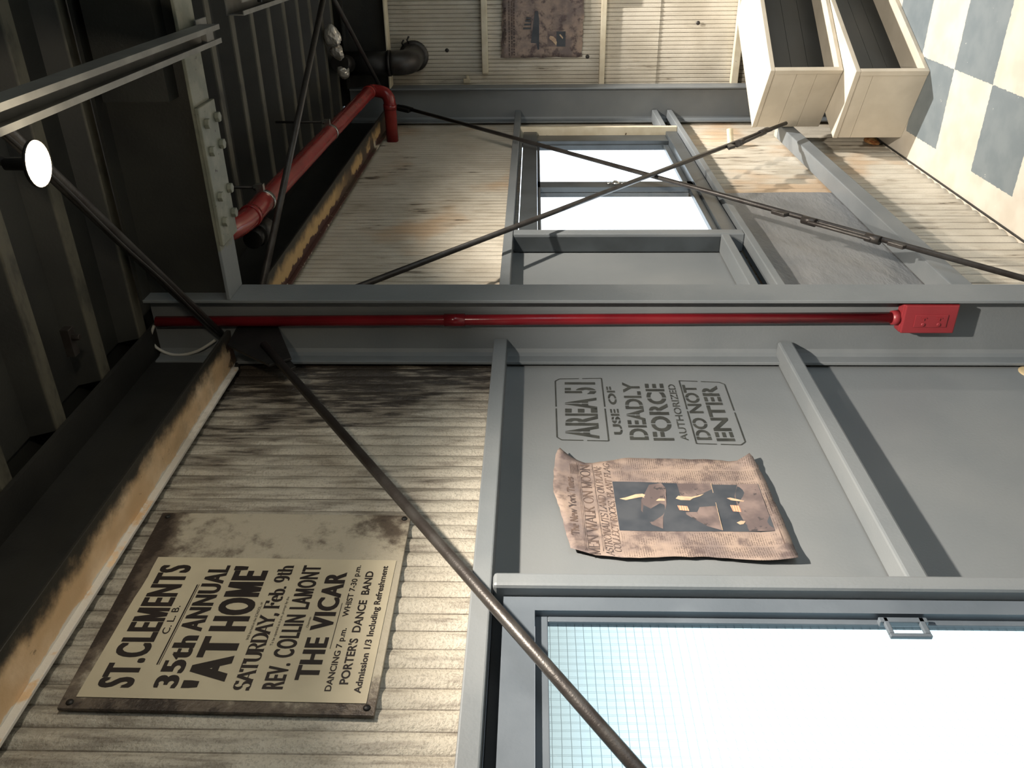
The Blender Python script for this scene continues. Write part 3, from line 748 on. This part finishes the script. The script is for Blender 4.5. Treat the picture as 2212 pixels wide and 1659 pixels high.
text_line(mb, '35th', .8436, .945, 2.1152, .034, P, .018, fat=.04); text_line(mb, 'ANNUAL', .9535, 1.1048, 2.1160, .0345, P, .018, fat=.04)
text_line(mb, "'AT", .8443, .944, 2.0480, .0575, P, .02, fat=.055); text_line(mb, "HOME'", .9545, 1.1035, 2.0478, .057, P, .02, fat=.055)
text_line(mb, 'Will be held in the SCHOOL, on', .9372, 1.0182, 2.0365, .0045, P, .0)
nib_text(mb, 'SATURDAY, Feb. 9th', .8425, 1.1061, 2.0078, .0240, P, .20, .065, 0, serif=.13)
text_line(mb, 'To be opened at 6 p.m. prompt by the', .9263, 1.0310, 1.9965, .0042, P, .0)
text_line(mb, 'REV. COLLIN LAMONT', .8440, 1.1067, 1.9600, .0303, P, .015, space=1.3, fat=.035)
text_line(mb, 'Chairman', .9640, .9867, 1.9505, .0036, P, .0)
text_line(mb, 'THE VICAR', .8610, 1.0901, 1.9130, .034, P, .02, space=1.2, fat=.035)
bar2(mb, .9212, 1.9072, 1.0177, 1.9076, .0010, P)
text_line(mb, 'DANCING 7 p.m.', .8416, .9635, 1.8896, .0095, P, .022); text_line(mb, 'WHIST 7-30 p.m.', .9880, 1.1075, 1.8925, .0095, P, .022)
text_line(mb, "PORTER'S  DANCE  BAND", .8542, 1.0933, 1.8670, .0132, P, .026, base1=1.8683)
text_line(mb, 'Admission 1/3 Including Refreshment', .8384, 1.1067, 1.8462, .0102, P, .026)
mb.build('lettering', M['ink'], po)

# ------------------------------------------------------------------ stencilled notice painted on the grey panel
st = thing('stencilled_notice', (1.63, .993, 1.15), 'black stencilled warning notice painted on the grey panel', 'sign')
P = flat(.9932); mb = MB()
text_line(mb, 'AREA 51', 1.517, 1.7594, 1.4602, .0715, P, .03, True, 1.4550)
text_line(mb, 'USE OF', 1.5334, 1.7390, 1.4090, .0185, P, .03, True, 1.4120)
text_line(mb, 'DEADLY', 1.5129, 1.7597, 1.3565, .0395, P, .03, True, 1.3520)
text_line(mb, 'FORCE', 1.5108, 1.7539, 1.3034, .0430, P, .03, True, 1.2960)
text_line(mb, 'AUTHORIZED', 1.5112, 1.7508, 1.2735, .0160, P, .012, True, 1.2695)
text_line(mb, 'DO NOT', 1.5140, 1.7479, 1.2243, .0310, P, .03, True, 1.2215)
text_line(mb, 'ENTER', 1.5096, 1.7448, 1.1763, .0380, P, .03, True, 1.1727)
mb.build('lettering', M['stencil'], st)
mb = MB()
def frame_line(pts, w, gaps):
    for i in range(len(pts)):
        a, b = Vector(pts[i]), Vector(pts[(i + 1) % len(pts)])
        L = (b - a).length
        if L < .02: bar2(mb, a.x, a.y, b.x, b.y, w, P); continue
        g = gaps
        bar2(mb, a.x, a.y, a.x + (b.x - a.x) * (.5 - g / L), a.y + (b.y - a.y) * (.5 - g / L), w, P)
        bar2(mb, a.x + (b.x - a.x) * (.5 + g / L), a.y + (b.y - a.y) * (.5 + g / L), b.x, b.y, w, P)
frame_line([(1.522, 1.5497), (1.765, 1.5485), (1.7755, 1.538), (1.7789, 1.4385), (1.5085, 1.4413), (1.5117, 1.540)], .0030, .004)
mb.build('border', M['stencil'], st); mb = MB()
frame_line([(1.4998, 1.259), (1.7682, 1.256), (1.7611, 1.163), (1.751, 1.1522), (1.507, 1.1562), (1.4958, 1.167)], .0030, .004)
mb.build('border', M['stencil'], st)

# ------------------------------------------------------------------ torn moon-landing newspaper on the grey panel
OUT_T = [(1.1514, 1.5349), (1.2558, 1.5498), (1.3202, 1.5616), (1.3659, 1.5607), (1.4302, 1.5560), (1.4502, 1.5471)]   # top edge, left to right
OUT_B = [(1.1258, 1.1489), (1.1914, 1.1472), (1.2692, 1.1487), (1.3493, 1.1515), (1.4014, 1.1532), (1.4394, 1.1642)]
OUT_L = [(1.1514, 1.5349), (1.1377, 1.4937), (1.1293, 1.4367), (1.1353, 1.3547), (1.1359, 1.3012), (1.1269, 1.2232), (1.1258, 1.1489)]   # top to bottom
OUT_R = [(1.4502, 1.5471), (1.4334, 1.5320), (1.4226, 1.5077), (1.4173, 1.4876), (1.4345, 1.4156), (1.4330, 1.2650), (1.4254, 1.1883), (1.4394, 1.1642)]
def poly_at(pts, t):
    L = [0.0]
    for a, b in zip(pts[:-1], pts[1:]): L.append(L[-1] + math.dist(a, b))
    s = t * L[-1]
    for i in range(len(pts) - 1):
        if s <= L[i + 1] + 1e-9:
            f = (s - L[i]) / (L[i + 1] - L[i]); return (pts[i][0] + (pts[i + 1][0] - pts[i][0]) * f, pts[i][1] + (pts[i + 1][1] - pts[i][1]) * f)
    return pts[-1]
def news_y(X, Z):
    """distance from the wall: stuck in the middle, curling away at the edges and corners"""
    u = (X - 1.13) / .31; v = (Z - 1.15) / .405
    e = max(0.0, v - .86) / .14 * .012 + max(0.0, .10 - v) / .10 * .010 + max(0.0, .12 - u) / .12 * .008 + max(0.0, u - .94) / .06 * .006
    e += max(0, 1 - math.hypot(u - 1.0, v - 1.0) / .16) * .014 + max(0, 1 - math.hypot(u - 1.0, v) / .14) * .014 + max(0, 1 - math.hypot(u, v - .95) / .12) * .008
    return .9895 - e * .6 - .0014 * (1 + math.sin(X * 61 + Z * 23)) * .5
nw = thing('newspaper', (1.28, .985, 1.15), 'torn curling brown newspaper front page left of the stencilled notice', 'newspaper')
mb = MB(); n = 26; vs = []; fs = []
for i in range(n + 1):
    for j in range(n + 1):
        u, v = i / n, j / n
        T, B_, L_, R_ = poly_at(OUT_T, u), poly_at(OUT_B, u), poly_at(OUT_L, v), poly_at(OUT_R, v)
        q = []
        for k in (0, 1):
            c = (1 - v) * T[k] + v * B_[k] + (1 - u) * L_[k] + u * R_[k]
            c -= (1 - u) * (1 - v) * OUT_T[0][k] + u * (1 - v) * OUT_T[-1][k] + (1 - u) * v * OUT_B[0][k] + u * v * OUT_B[-1][k]
            q.append(c)
        if i in (0, n) or j in (0, n): q[0] += random.uniform(-.0012, .0012); q[1] += random.uniform(-.0012, .0012)
        vs.append((q[0], news_y(q[0], q[1]), q[1]))
for i in range(n):
    for j in range(n): a = i * (n + 1) + j; fs.append((a, a + 1, a + n + 2, a + n + 1))
mb.add(vs, fs, True); sh = mb.build('paper_sheet', M['news'], nw)
sol = sh.modifiers.new('thickness', 'SOLIDIFY'); sol.thickness = .0005; sol.offset = -1
def onp(d): return lambda X, Z: (X, news_y(X, Z) - d, Z)
P = onp(.0009); mb = MB()
nib_text(mb, 'The New York Times', 1.1914, 1.3676, 1.5175, .0135, P, .22, .05, 38, serif=.05, base1=1.5225)
nib_text(mb, 'MEN WALK ON MOON', 1.1380, 1.4118, 1.4834, .0186, P, .13, .045, 0, base1=1.4887)
nib_text(mb, 'ASTRONAUTS LAND ON PLAIN;', 1.1360, 1.4066, 1.4600, .0128, P, .12, .05, 0, slant=.22, base1=1.4664)
nib_text(mb, 'COLLECT ROCKS, PLANT FLAG', 1.1460, 1.4163, 1.4462, .0118, P, .12, .05, 0, slant=.22, base1=1.4486)
mb.build('lettering', M['news_ink'], nw); mb = MB()
for (xa, za, xb, zb, w) in ((1.150, 1.5085, 1.415, 1.5135, .0007), (1.150, 1.5055, 1.415, 1.5105, .0007), (1.150, 1.4775, 1.415, 1.4825, .0007), (1.17, 1.1605, 1.40, 1.1590, .0014)):
    mb = MB(); bar2(mb, xa, za, xb, zb, w, P); mb.build('printed_rule', M['news_ink'], nw)
mb = MB()
for k in range(6): bar2(mb, 1.378, 1.526 - k * .0028, 1.409, 1.527 - k * .0028, .0009, P)
mb.build('small_print', M['news_ink'], nw)
def patch(name, pts, mat, d, parent, sub=10):
    """printed area: quad or polygon lying on the curled sheet"""
    mb = MB(); place = onp(d)
    if len(pts) == 4:
        vs = []; fs = []
        for i in range(sub + 1):
            for j in range(sub + 1):
                u, v = i / sub, j / sub
                X = (pts[0][0] * (1 - u) + pts[1][0] * u) * (1 - v) + (pts[3][0] * (1 - u) + pts[2][0] * u) * v
                Z = (pts[0][1] * (1 - u) + pts[1][1] * u) * (1 - v) + (pts[3][1] * (1 - u) + pts[2][1] * u) * v
                vs.append(place(X, Z))
        for i in range(sub):
            for j in range(sub): a = i * (sub + 1) + j; fs.append((a, a + 1, a + sub + 2, a + sub + 1))
        mb.add(vs, fs)
    else: mb.add([place(*p) for p in pts], [tuple(range(len(pts)))])
    return mb.build(name, mat, parent)
ph = patch('printed_photograph', [(1.2086, 1.4446), (1.3567, 1.4462), (1.3466, 1.1671), (1.2062, 1.1683)], M['moon_sky'], .0010, nw, 14)
patch('printed_ground', [(1.266, 1.400), (1.300, 1.396), (1.346, 1.376), (1.352, 1.352), (1.336, 1.345), (1.283, 1.351), (1.246, 1.362), (1.215, 1.366), (1.226, 1.385)], M['moon_ground'], .0013, ph)
patch('printed_ground', [(1.255, 1.318), (1.3515, 1.322), (1.3525, 1.256), (1.210, 1.261), (1.222, 1.285)], M['moon_ground'], .0013, ph)
patch('printed_ground', [(1.208, 1.213), (1.262, 1.220), (1.31, 1.219), (1.3495, 1.206), (1.3466, 1.168), (1.2064, 1.1688)], M['moon_ground'], .0013, ph)
patch('printed_figure', [(1.302, 1.437), (1.306, 1.425), (1.316, 1.405), (1.318, 1.392), (1.305, 1.372), (1.302, 1.352), (1.296, 1.352), (1.296, 1.376), (1.308, 1.394), (1.304, 1.408), (1.298, 1.425)], M['moon_light'], .0016, ph)
patch('printed_figure', [(1.303, 1.331), (1.312, 1.325), (1.308, 1.300), (1.318, 1.275), (1.310, 1.284), (1.304, 1.298), (1.297, 1.305), (1.298, 1.322)], M['moon_light'], .0016, ph)
patch('printed_figure', [(1.232, 1.231), (1.238, 1.222), (1.236, 1.214), (1.228, 1.219), (1.226, 1.226)], M['moon_light'], .0016, ph)
patch('printed_figure', [(1.304, 1.235), (1.306, 1.228), (1.298, 1.205), (1.300, 1.198), (1.294, 1.203), (1.298, 1.228)], M['moon_light'], .0016, ph)
patch('printed_flag', [(1.267, 1.329), (1.281, 1.331), (1.279, 1.313), (1.265, 1.311)], M['flag'], .0016, ph, 4)
patch('printed_flag', [(1.266, 1.2305), (1.284, 1.2325), (1.283, 1.2165), (1.264, 1.2145)], M['flag'], .0016, ph, 4)
mb = MB(); bar2(mb, 1.3535, 1.2560, 1.2095, 1.2605, .0009, onp(.0017)); mb.build('printed_border', M['moon_light'], ph)

# ------------------------------------------------------------------ ship newspaper on the end wall
M['news_far'] = paper_mat('stained_newsprint', 1.77, 1, 0.2, 0.75, 0.0, 1.25)
xf = 4.594
def onx(d): return lambda Y, Z: (xf - d, Y, Z)
sp = thing('newspaper', (xf, .5, 1.36), 'stained brown newspaper with a printed steamship on the end wall', 'newspaper')
mb = MB(); vs = []; fs = []; n = 16
random.seed(3)
for i in range(n + 1):
    for j in range(n + 1):
        u, v = i / n, j / n
        y = .335 + (.700 - .335) * u; z = (1.752 + .018 * u) * (1 - v) + (1.352 + .008 * u) * v
        if i in (0, n) or j in (0, n): y += random.uniform(-.003, .003); z += random.uniform(-.003, .003)
        vs.append((xf - .002 * math.sin(u * 7 + v * 5), y, z))
for i in range(n):
    for j in range(n): a = i * (n + 1) + j; fs.append((a, a + 1, a + n + 2, a + n + 1))
mb.add(vs, fs, True); sh = mb.build('paper_sheet', M['news_far'], sp)
sol = sh.modifiers.new('thickness', 'SOLIDIFY'); sol.thickness = .0006
def patchx(name, pts, mat, d, parent): return MB().prism([onx(d)(*p) for p in pts], (-.0006, 0, 0)).build(name, mat, parent)
shp = patchx('printed_ship', [(.630, 1.618), (.500, 1.600), (.484, 1.597), (.482, 1.583), (.52, 1.577), (.66, 1.576), (.664, 1.583), (.632, 1.590)], M['moon_sky'], .003, sp)
patchx('printed_deck', [(.600, 1.622), (.505, 1.612), (.500, 1.601), (.600, 1.614)], M['moon_ground'], .0034, shp)
for k, yk in enumerate((.5615, .5435, .5270, .5140)):
    patchx('printed_funnel', [(yk - .004, 1.617 + .0005 * k), (yk + .004, 1.617 + .0005 * k), (yk + .0045, 1.656 - .005 * k), (yk - .0035, 1.656 - .005 * k)], M['moon_sky'], .0036, shp)
pp = patchx('printed_portrait', [(.5758, 1.5347), (.6470, 1.534), (.6485, 1.4435), (.5764, 1.4440)], M['moon_ground'], .003, sp)
patchx('printed_dark', [(.5768, 1.490), (.6478, 1.488), (.6482, 1.4440), (.5770, 1.4445)], M['moon_sky'], .0038, pp)
patchx('printed_figure', [(.597, 1.520), (.603, 1.526), (.612, 1.524), (.620, 1.512), (.632, 1.500), (.642, 1.490), (.628, 1.487), (.612, 1.492), (.600, 1.505)], M['moon_light'], .0046, pp)
patchx('printed_figure', [(.592, 1.476), (.600, 1.470), (.612, 1.458), (.606, 1.456), (.596, 1.464), (.590, 1.470)], M['moon_light'], .0046, pp)
mb = MB(); random.seed(11)
nib_text(mb, 'The New York Times', .0, 1.0, 0, 1, lambda a, b: onx(.0032)(.6308 - (.6308 - .4655) * a, 1.7425 + .0145 * b), .26, .06, 38, serif=.05)
for (za, hh) in ((1.7238, .006), (1.7100, .007), (1.6985, .008)):
    y = .690
    while y > .36:
        w = random.uniform(.006, .022)
        mb.add([onx(.0032)(y, za), onx(.0032)(y, za + hh), onx(.0032)(y - w, za + hh), onx(.0032)(y - w, za)], [(0, 1, 2, 3)]); y -= w + random.uniform(.003, .006)
mb.build('lettering', M['news_ink'], sp)

# ------------------------------------------------------------------ red conduit and outlet box on the near column
xw = XA - .004
cd = thing('conduit', (xw, .88, .75), 'thin red conduit running down the web of the near column', 'conduit')
MB().tube([(xw - .0145, .885, 2.517), (xw - .0145, .8785, 1.60), (xw - .0145, .8725, .748)], .0135, 16).build('pipe', M['red'], cd)
MB().tube([(xw - .0145, .8800, 1.815), (xw - .0145, .8796, 1.765)], .0155, 16).build('coupling', M['red'], cd)
ob = thing('outlet_box', (xw, .866, .61), 'red painted electrical outlet box at the foot of the red conduit', 'outlet box')
bx0 = xw - .040
MB().prism([(xw - .002, .828, .606), (xw - .002, .905, .606), (bx0 + .006, .902, .606), (bx0 + .006, .830, .606)], (0, 0, .130)).build('back_box', M['red_box'], ob, .004)
MB().box(bx0, bx0 + .006, .830, .902, .610, .734).build('cover_plate', M['red_box'], ob, .003)
MB().tube([(xw - .0145, .8725, .735), (xw - .0145, .8725, .752)], [.019, .0165], 16).build('collar', M['red_box'], ob)
MB().box(bx0 - .0022, bx0 - .0002, .853, .885, .632, .708).build('socket_plate', M['red_box'], ob, .0012)
for zc in (.652, .688):
    mb = MB()
    mb.box(bx0 - .0042, bx0 - .002, .8590, .8615, zc - .006, zc + .006).box(bx0 - .0042, bx0 - .002, .8615, .8670, zc - .001, zc + .001)
    mb.lathe([(.0045, 0), (.0045, .002), (.003, .0024), (.0001, .0024)], (bx0 - .002, .8775, zc - .001), (-1, 0, 0), 12)
    mb.build('socket', M['red_box'], ob)
tag(MB().lathe([(.0001, .004), (.028, .0035), (.033, .001), (.033, 0)], (1.898 - .085, .994, .408), (0, -1, 0), 24).build('filler_patch', M['tan'], None), 'round tan filler patch on the grey panel beside the column foot', 'patch')

# loose white cable by the column head
pts = [(xw - .006, .900, 2.530), (xw - .010, .930, 2.543), (xw - .010, .958, 2.535), (xw - .012, .975, 2.505), (xw - .012, .977, 2.470), (xw - .012, .966, 2.432), (xw - .010, .948, 2.400), (xw - .008, .938, 2.385)]
sm = []
for i in range(len(pts) - 1):
    for t in (0, .33, .66): 
        p0 = Vector(pts[max(0, i - 1)]); p1 = Vector(pts[i]); p2 = Vector(pts[i + 1]); p3 = Vector(pts[min(len(pts) - 1, i + 2)])
        sm.append(.5 * ((2 * p1) + (p2 - p0) * t + (2 * p0 - 5 * p1 + 4 * p2 - p3) * t * t + (3 * p1 - p0 - 3 * p2 + p3) * t ** 3))
sm.append(Vector(pts[-1]))
tag(MB().tube(sm, .0036, 10).build('cable', M['white_cable']), 'loose white cable loop at the head of the near column', 'cable')

# ------------------------------------------------------------------ red pipe with clamps
rp = thing('pipe', (3.1, .75, 2.36), 'glossy red pipe hung under the roof in the far bay', 'pipe')
A_, B_, C_, D_, E_ = Vector((4.11, 1.0, 2.276)), Vector((4.11, .778, 2.276)), Vector((4.135, .768, 2.362)), Vector((2.13, .732, 2.362)), Vector((1.90, .690, 2.378))
path = [A_] + bend(A_, B_, C_, .045, 6) + bend(B_, C_, D_, .04, 6) + bend(C_, D_, E_, .06, 6) + [E_]
MB().tube(path, .0285, 20).build('tube', M['red_pipe'], rp)
for (p, q) in ((B_ + Vector((0, .075, 0)), B_ + Vector((0, .05, 0))), (C_ + Vector((-.055, -.001, 0)), C_ + Vector((-.085, -.0015, 0))), (D_ + Vector((.085, .0015, 0)), D_ + Vector((.062, .001, 0)))):
    MB().tube([p, q], .0312, 20).build('elbow_collar', M['red_pipe'], rp)
def clamp(x):
    c = C_.lerp(D_, (C_.x - x) / (C_.x - D_.x)); mb = MB()
    mb.tube([c + Vector((.009, 0, 0)), c + Vector((-.009, 0, 0))], .0315, 20)
    k = mb.build('clamp', M['chrome'], rp)
    MB().box(c.x - .008, c.x + .008, c.y - .050, c.y - .028, c.z - .004, c.z + .016).hexbolt(c + Vector((0, -.040, .016)), (0, 0, 1), .009, .008).build('clamp_bolt', M['chrome'], k)
    MB().tube([c + Vector((0, -.040, .024)), Vector((c.x, c.y - .040, 2.56))], .0045, 8).build('hanger_rod', M['iron'], k)
clamp(2.34); clamp(3.22)
tag(MB().tube([(2.235, .80, 2.366), (2.315, .805, 2.366)], .032, 16).tube([(2.20, .80, 2.366), (2.24, .80, 2.366)], .026, 16).build('pipe_end_cap', M['iron_dark']), 'black pipe end cap beside the red pipe near the beam', 'pipe cap')

# ------------------------------------------------------------------ black vent duct and foil
dp = thing('vent_duct', (4.45, .69, 2.22), 'black stove vent duct elbowing into the end wall', 'duct')
path = [(4.40, .690, 2.545), (4.40, .690, 2.33)] + bend((4.40, .69, 2.545), (4.40, .69, 2.215), (4.62, .69, 2.215), .07, 8) + [(4.60, .690, 2.215)]
path = [(4.395, .690, 2.30)] + bend((4.395, .69, 2.545), (4.395, .69, 2.215), (4.62, .69, 2.215), .07, 8) + [(4.603, .690, 2.215)]
MB().tube(path, .058, 24).build('elbow', M['iron'], dp)
MB().tube([(4.385, .690, 2.314), (4.385, .690, 2.30)], .061, 24).tube([(4.39, .690, 2.535), (4.39, .690, 2.30)], .056, 24).build('flue', M['iron_dark'], dp)
MB().lathe([(.058, -.012), (.074, -.010), (.076, 0), (.058, .002)], (4.600, .690, 2.215), (1, 0, 0), 26).build('wall_flange', M['iron'], dp)
for (yy, zz, ln) in ((.640, 2.262, .03), (.628, 2.235, .035)):
    MB().tube([(4.585, yy, zz), (4.58, yy - ln * .5, zz + .006), (4.582, yy - ln, zz - .004)], .0045, 8).build('loose_tab', M['iron_dark'], dp)
random.seed(5)
fo = thing('foil_wrap', (4.13, .60, 2.50), 'crumpled silver foil around the duct joint under the roof', 'foil')
def crumple(c, r, stretch, seed):
    rng = random.Random(seed); bm = bmesh.new(); bmesh.ops.create_icosphere(bm, subdivisions=3, radius=1.0)
    ks = [Vector((rng.uniform(-1, 1), rng.uniform(-1, 1), rng.uniform(-1, 1))).normalized() for _ in range(16)]
    mb = MB(); vs = []
    for v in bm.verts:
        d = v.co.normalized(); h = 1.0
        for k in ks: h += -.30 * max(0, d.dot(k) - .55)
        h += rng.uniform(-.05, .05)
        vs.append((c[0] + d.x * r * h * stretch[0], c[1] + d.y * r * h * stretch[1], c[2] + d.z * r * h * stretch[2]))
    fs = [tuple(v.index for v in f.verts) for f in bm.faces]; bm.free(); mb.add(vs, fs); return mb
crumple((4.09, .530, 2.505), .062, (.6, 1.0, .75), 1).build('foil_sheet', M['foil'], fo)
crumple((4.12, .600, 2.50), .050, (.7, .9, .8), 2).build('foil_sheet', M['foil'], fo)
crumple((4.18, .690, 2.49), .046, (.8, .8, .8), 4).build('foil_sheet', M['foil'], fo)
MB().tube([(4.17, .655, 2.505), (4.305, .68, 2.50)], .042, 16).build('sleeve', M['iron_dark'], fo)

# ------------------------------------------------------------------ strut channels and lamps
def strut(x0, x1, y0, y1, label):
    t = thing('strut_channel', (x0, y0, 2.29), label, 'channel')
    L = x1 - x0; mb = MB(); s = .0185; w = .0022; z0, z1 = 2.262, 2.303
    prof = [(-s, z0), (-s, z1), (s, z1), (s, z0), (s - .010, z0), (s - .010, z0 + w), (s - w, z0 + w), (s - w, z1 - w), (-s + w, z1 - w), (-s + w, z0 + w), (-s + .010, z0 + w), (-s + .010, z0)]
    mb.prism([(x0, y0 + a, b) for a, b in prof], (L, y1 - y0, 0)); mb.build('channel', M['strut'], t)
    MB().box(x1 - .075, x1 - .035, y1 - .017, y1 + .017, z0 + .004, z0 + .016).build('spring_nut', M['strut'], t)
    MB().box(x0 + .30, x0 + .325, y0 - .016, y0 + .016, z0 + .006, z0 + .014).build('spring_nut', M['strut'], t)
    return t
k_ = (2.283 - 1.6) / .7
strut(-.6, 1.955 * k_ + .01, .216, .2395, 'galvanised strut channel under the black beam, nearest the glowing lamp')
strut(2.095, 4.45, .206, .240, 'galvanised strut channel beyond the black beam at the picture edge')
tag(MB().box(1.90, 1.965, .212, .268, 2.304, 2.3085).build('strut_bracket', M['strut'], None, .001), 'flat bracket joining the strut channel to the black beam', 'bracket')

def lamp(loc, ystrut, label, watts, cone, aim=(0, 0, -1), glow=0, tint=(1.0, .89, .76)):
    x, y, z = loc; t = thing('track_lamp', loc, label, 'lamp')
    MB().lathe([(.0275, -.001), (.0282, 0), (.0282, .003), (.014, .007), (.008, .012), (.0075, .040), (.0001, .041)], (x, y, z), (0, 0, 1), 28).build('housing', M['iron_dark'], t)
    MB().lathe([(.0272, .0), (.0268, -.001), (.020, -.0015), (.010, -.0018), (.0001, -.0018)], (x, y, z), (0, 0, 1), 28).build('lens', M['lamp_glow'], t)
    MB().tube([(x, y, z + .036), (x, (y + ystrut) / 2, 2.262), (x, ystrut, 2.268)], .006, 8).build('stem', M['iron_dark'], t)
    ld = D.lights.new('lamp_light', 'SPOT'); ld.energy = watts; ld.color = tint; ld.spot_size = rad(cone); ld.spot_blend = 1.0; ld.shadow_soft_size = .02
    lo = D.objects.new('lamp_light', ld); C.objects.link(lo); lo.parent = t; lo.location = (0, 0, -.02)
    if glow:
        pd = D.lights.new('bulb_light', 'POINT'); pd.energy = glow; pd.color = (1.0, .84, .62); pd.shadow_soft_size = .02
        pl = D.objects.new('bulb_light', pd); C.objects.link(pl); pl.parent = t; pl.location = (0, 0, -.03)
    lo.rotation_euler = Vector(aim).to_track_quat('-Z', 'Y').to_euler()
    return t
lamp((1.0, .268, 2.19), .232, 'round glowing lamp by the roof tie rod, hung from the strut channel', LAMP_W, 144, glow=LAMP_GLOW_W)
lamp((2.25, .10, 2.17), .2105, 'round lamp hung from the strut channel over the far bay', LAMP_MID_W, 110, (.55, .42, -1))
lamp((4.20, .05, 2.15), .231, 'round lamp hung over the wooden steps in the far corner', LAMP_FAR_W, 74, (-.14, .26, -1), tint=(1.0, .93, .85))

# small clip on the roof deck
tag(MB().box(1.515, 1.535, .74, .80, 2.530, 2.548).tube([(1.525, .76, 2.532), (1.525, .76, 2.515)], .007, 8).build('roof_clip', M['iron'], None, .001), 'small metal clip fixed to the roof deck above the eave', 'clip')

# ------------------------------------------------------------------ wooden steps
def wooden_step(P0, ax, length, depth, z0, h, label, pieces):
    t = thing('wooden_step', (P0[0], P0[1], z0), label, 'step')
    a = Vector((ax[0], ax[1], 0)).normalized(); b = Vector((-a.y, a.x, 0)); o = Vector((P0[0], P0[1], z0))
    def pt(u, v, w): return o + a * u + b * v + Vector((0, 0, w))
    th = .020
    MB().prism([pt(0, 0, h - th), pt(length, 0, h - th), pt(length, depth, h - th), pt(0, depth, h - th)], (0, 0, th)).build('top_board', M['cream_wood'], t, .002)
    MB().prism([pt(th, 0, 0), pt(length - th, 0, 0), pt(length - th, depth, 0), pt(th, depth, 0)], (0, 0, .016)).build('base_board', M['cream_wood'], t, .001)
    for u0 in (0, length - th):
        e = MB()
        cuts = [0.0] + pieces + [1.0]
        for c0, c1 in zip(cuts[:-1], cuts[1:]):           # boards of the closed end, edge to edge
            za, zb = (h - th) * c0, (h - th) * c1 - .0012
            e.prism([pt(u0 + .004, .022, za), pt(u0 + th, .022, za), pt(u0 + th, depth, za), pt(u0 + .004, depth, za)], (0, 0, zb - za))
        ep = e.build('end_panel', M['cream_wood'], t)
        MB().prism([pt(u0, 0, 0), pt(u0 + th, 0, 0), pt(u0 + th, .0215, 0), pt(u0, .0215, 0)], (0, 0, h - th - .0005)).build('edge_strip', M['cream_wood'], ep, .001)
    # sloping front, set back at the foot
    f = MB(); nb = 3
    for i in range(nb):
        s0, s1 = i / nb, (i + 1) / nb - .006
        def q(s): return .125 * (1 - s) + .012, .016 + (h - th - .016) * s
        v0, w0 = q(s0); v1, w1 = q(s1)
        f.prism([pt(th, v0, w0), pt(th, v1, w1), pt(th, v1 + .012, w1), pt(th, v0 + .012, w0)], a * (length - 2 * th))
    f.build('front_panel', M['shaded_wood'], t)
    return t
wooden_step((3.665, .620), (.905, -.425), .80, .333, 0.001, .295, 'lower cream wooden step on the checkered floor, the one underneath', [.80])
wooden_step((3.812, .640), (.815, -.579), .70, .345, .2985, .304, 'upper cream wooden step resting on top of the other', [.36, .66])

# debris stuffed behind the steps, pipe stub, small bits on the walls
tag(crumple((3.995, .975, .055), .05, (1.5, .35, .75), 9).build('torn_foam', M['debris']), 'torn orange foam scrap on the floor behind the lower step', 'foam scrap')
st_ = thing('pipe_stub', (3.98, .99, .70), 'short pale pipe stub sticking out of the ribbed wall below the far window', 'pipe stub')
MB().tube([(3.955, 1.0, .700), (4.0, .925, .705)], .0145, 14, False).tube([(3.955, 1.0, .700), (4.0, .925, .705)], .0115, 14, False).build('tube', M['pale'], st_)
MB().tube([(3.956, .998, .700), (3.962, .988, .7005)], .020, 14).build('collar', M['pale'], st_)
for (yy, zz, lab) in ((.700, 1.33, 'dark screw head on the end wall just under the ship newspaper'), (.665, 2.045, 'dark screw head on the end wall below the vent duct'), (.545, .785, 'dark screw head on the end wall near the lower rail')):
    tag(MB().lathe([(.0001, .004), (.006, .0035), (.010, .001), (.010, 0)], (4.610, yy, zz), (-1, 0, 0), 12).build('screw_head', M['iron'], None), lab, 'screw')
tag(MB().box(4.585, 4.606, .800, .822, 1.93, 1.965).tube([(4.594, .80, 1.945), (4.594, .785, 1.945)], .009, 10).build('cable_clip', M['cream_rail'], None, .002), 'small cream cable clip beside the far column', 'clip')
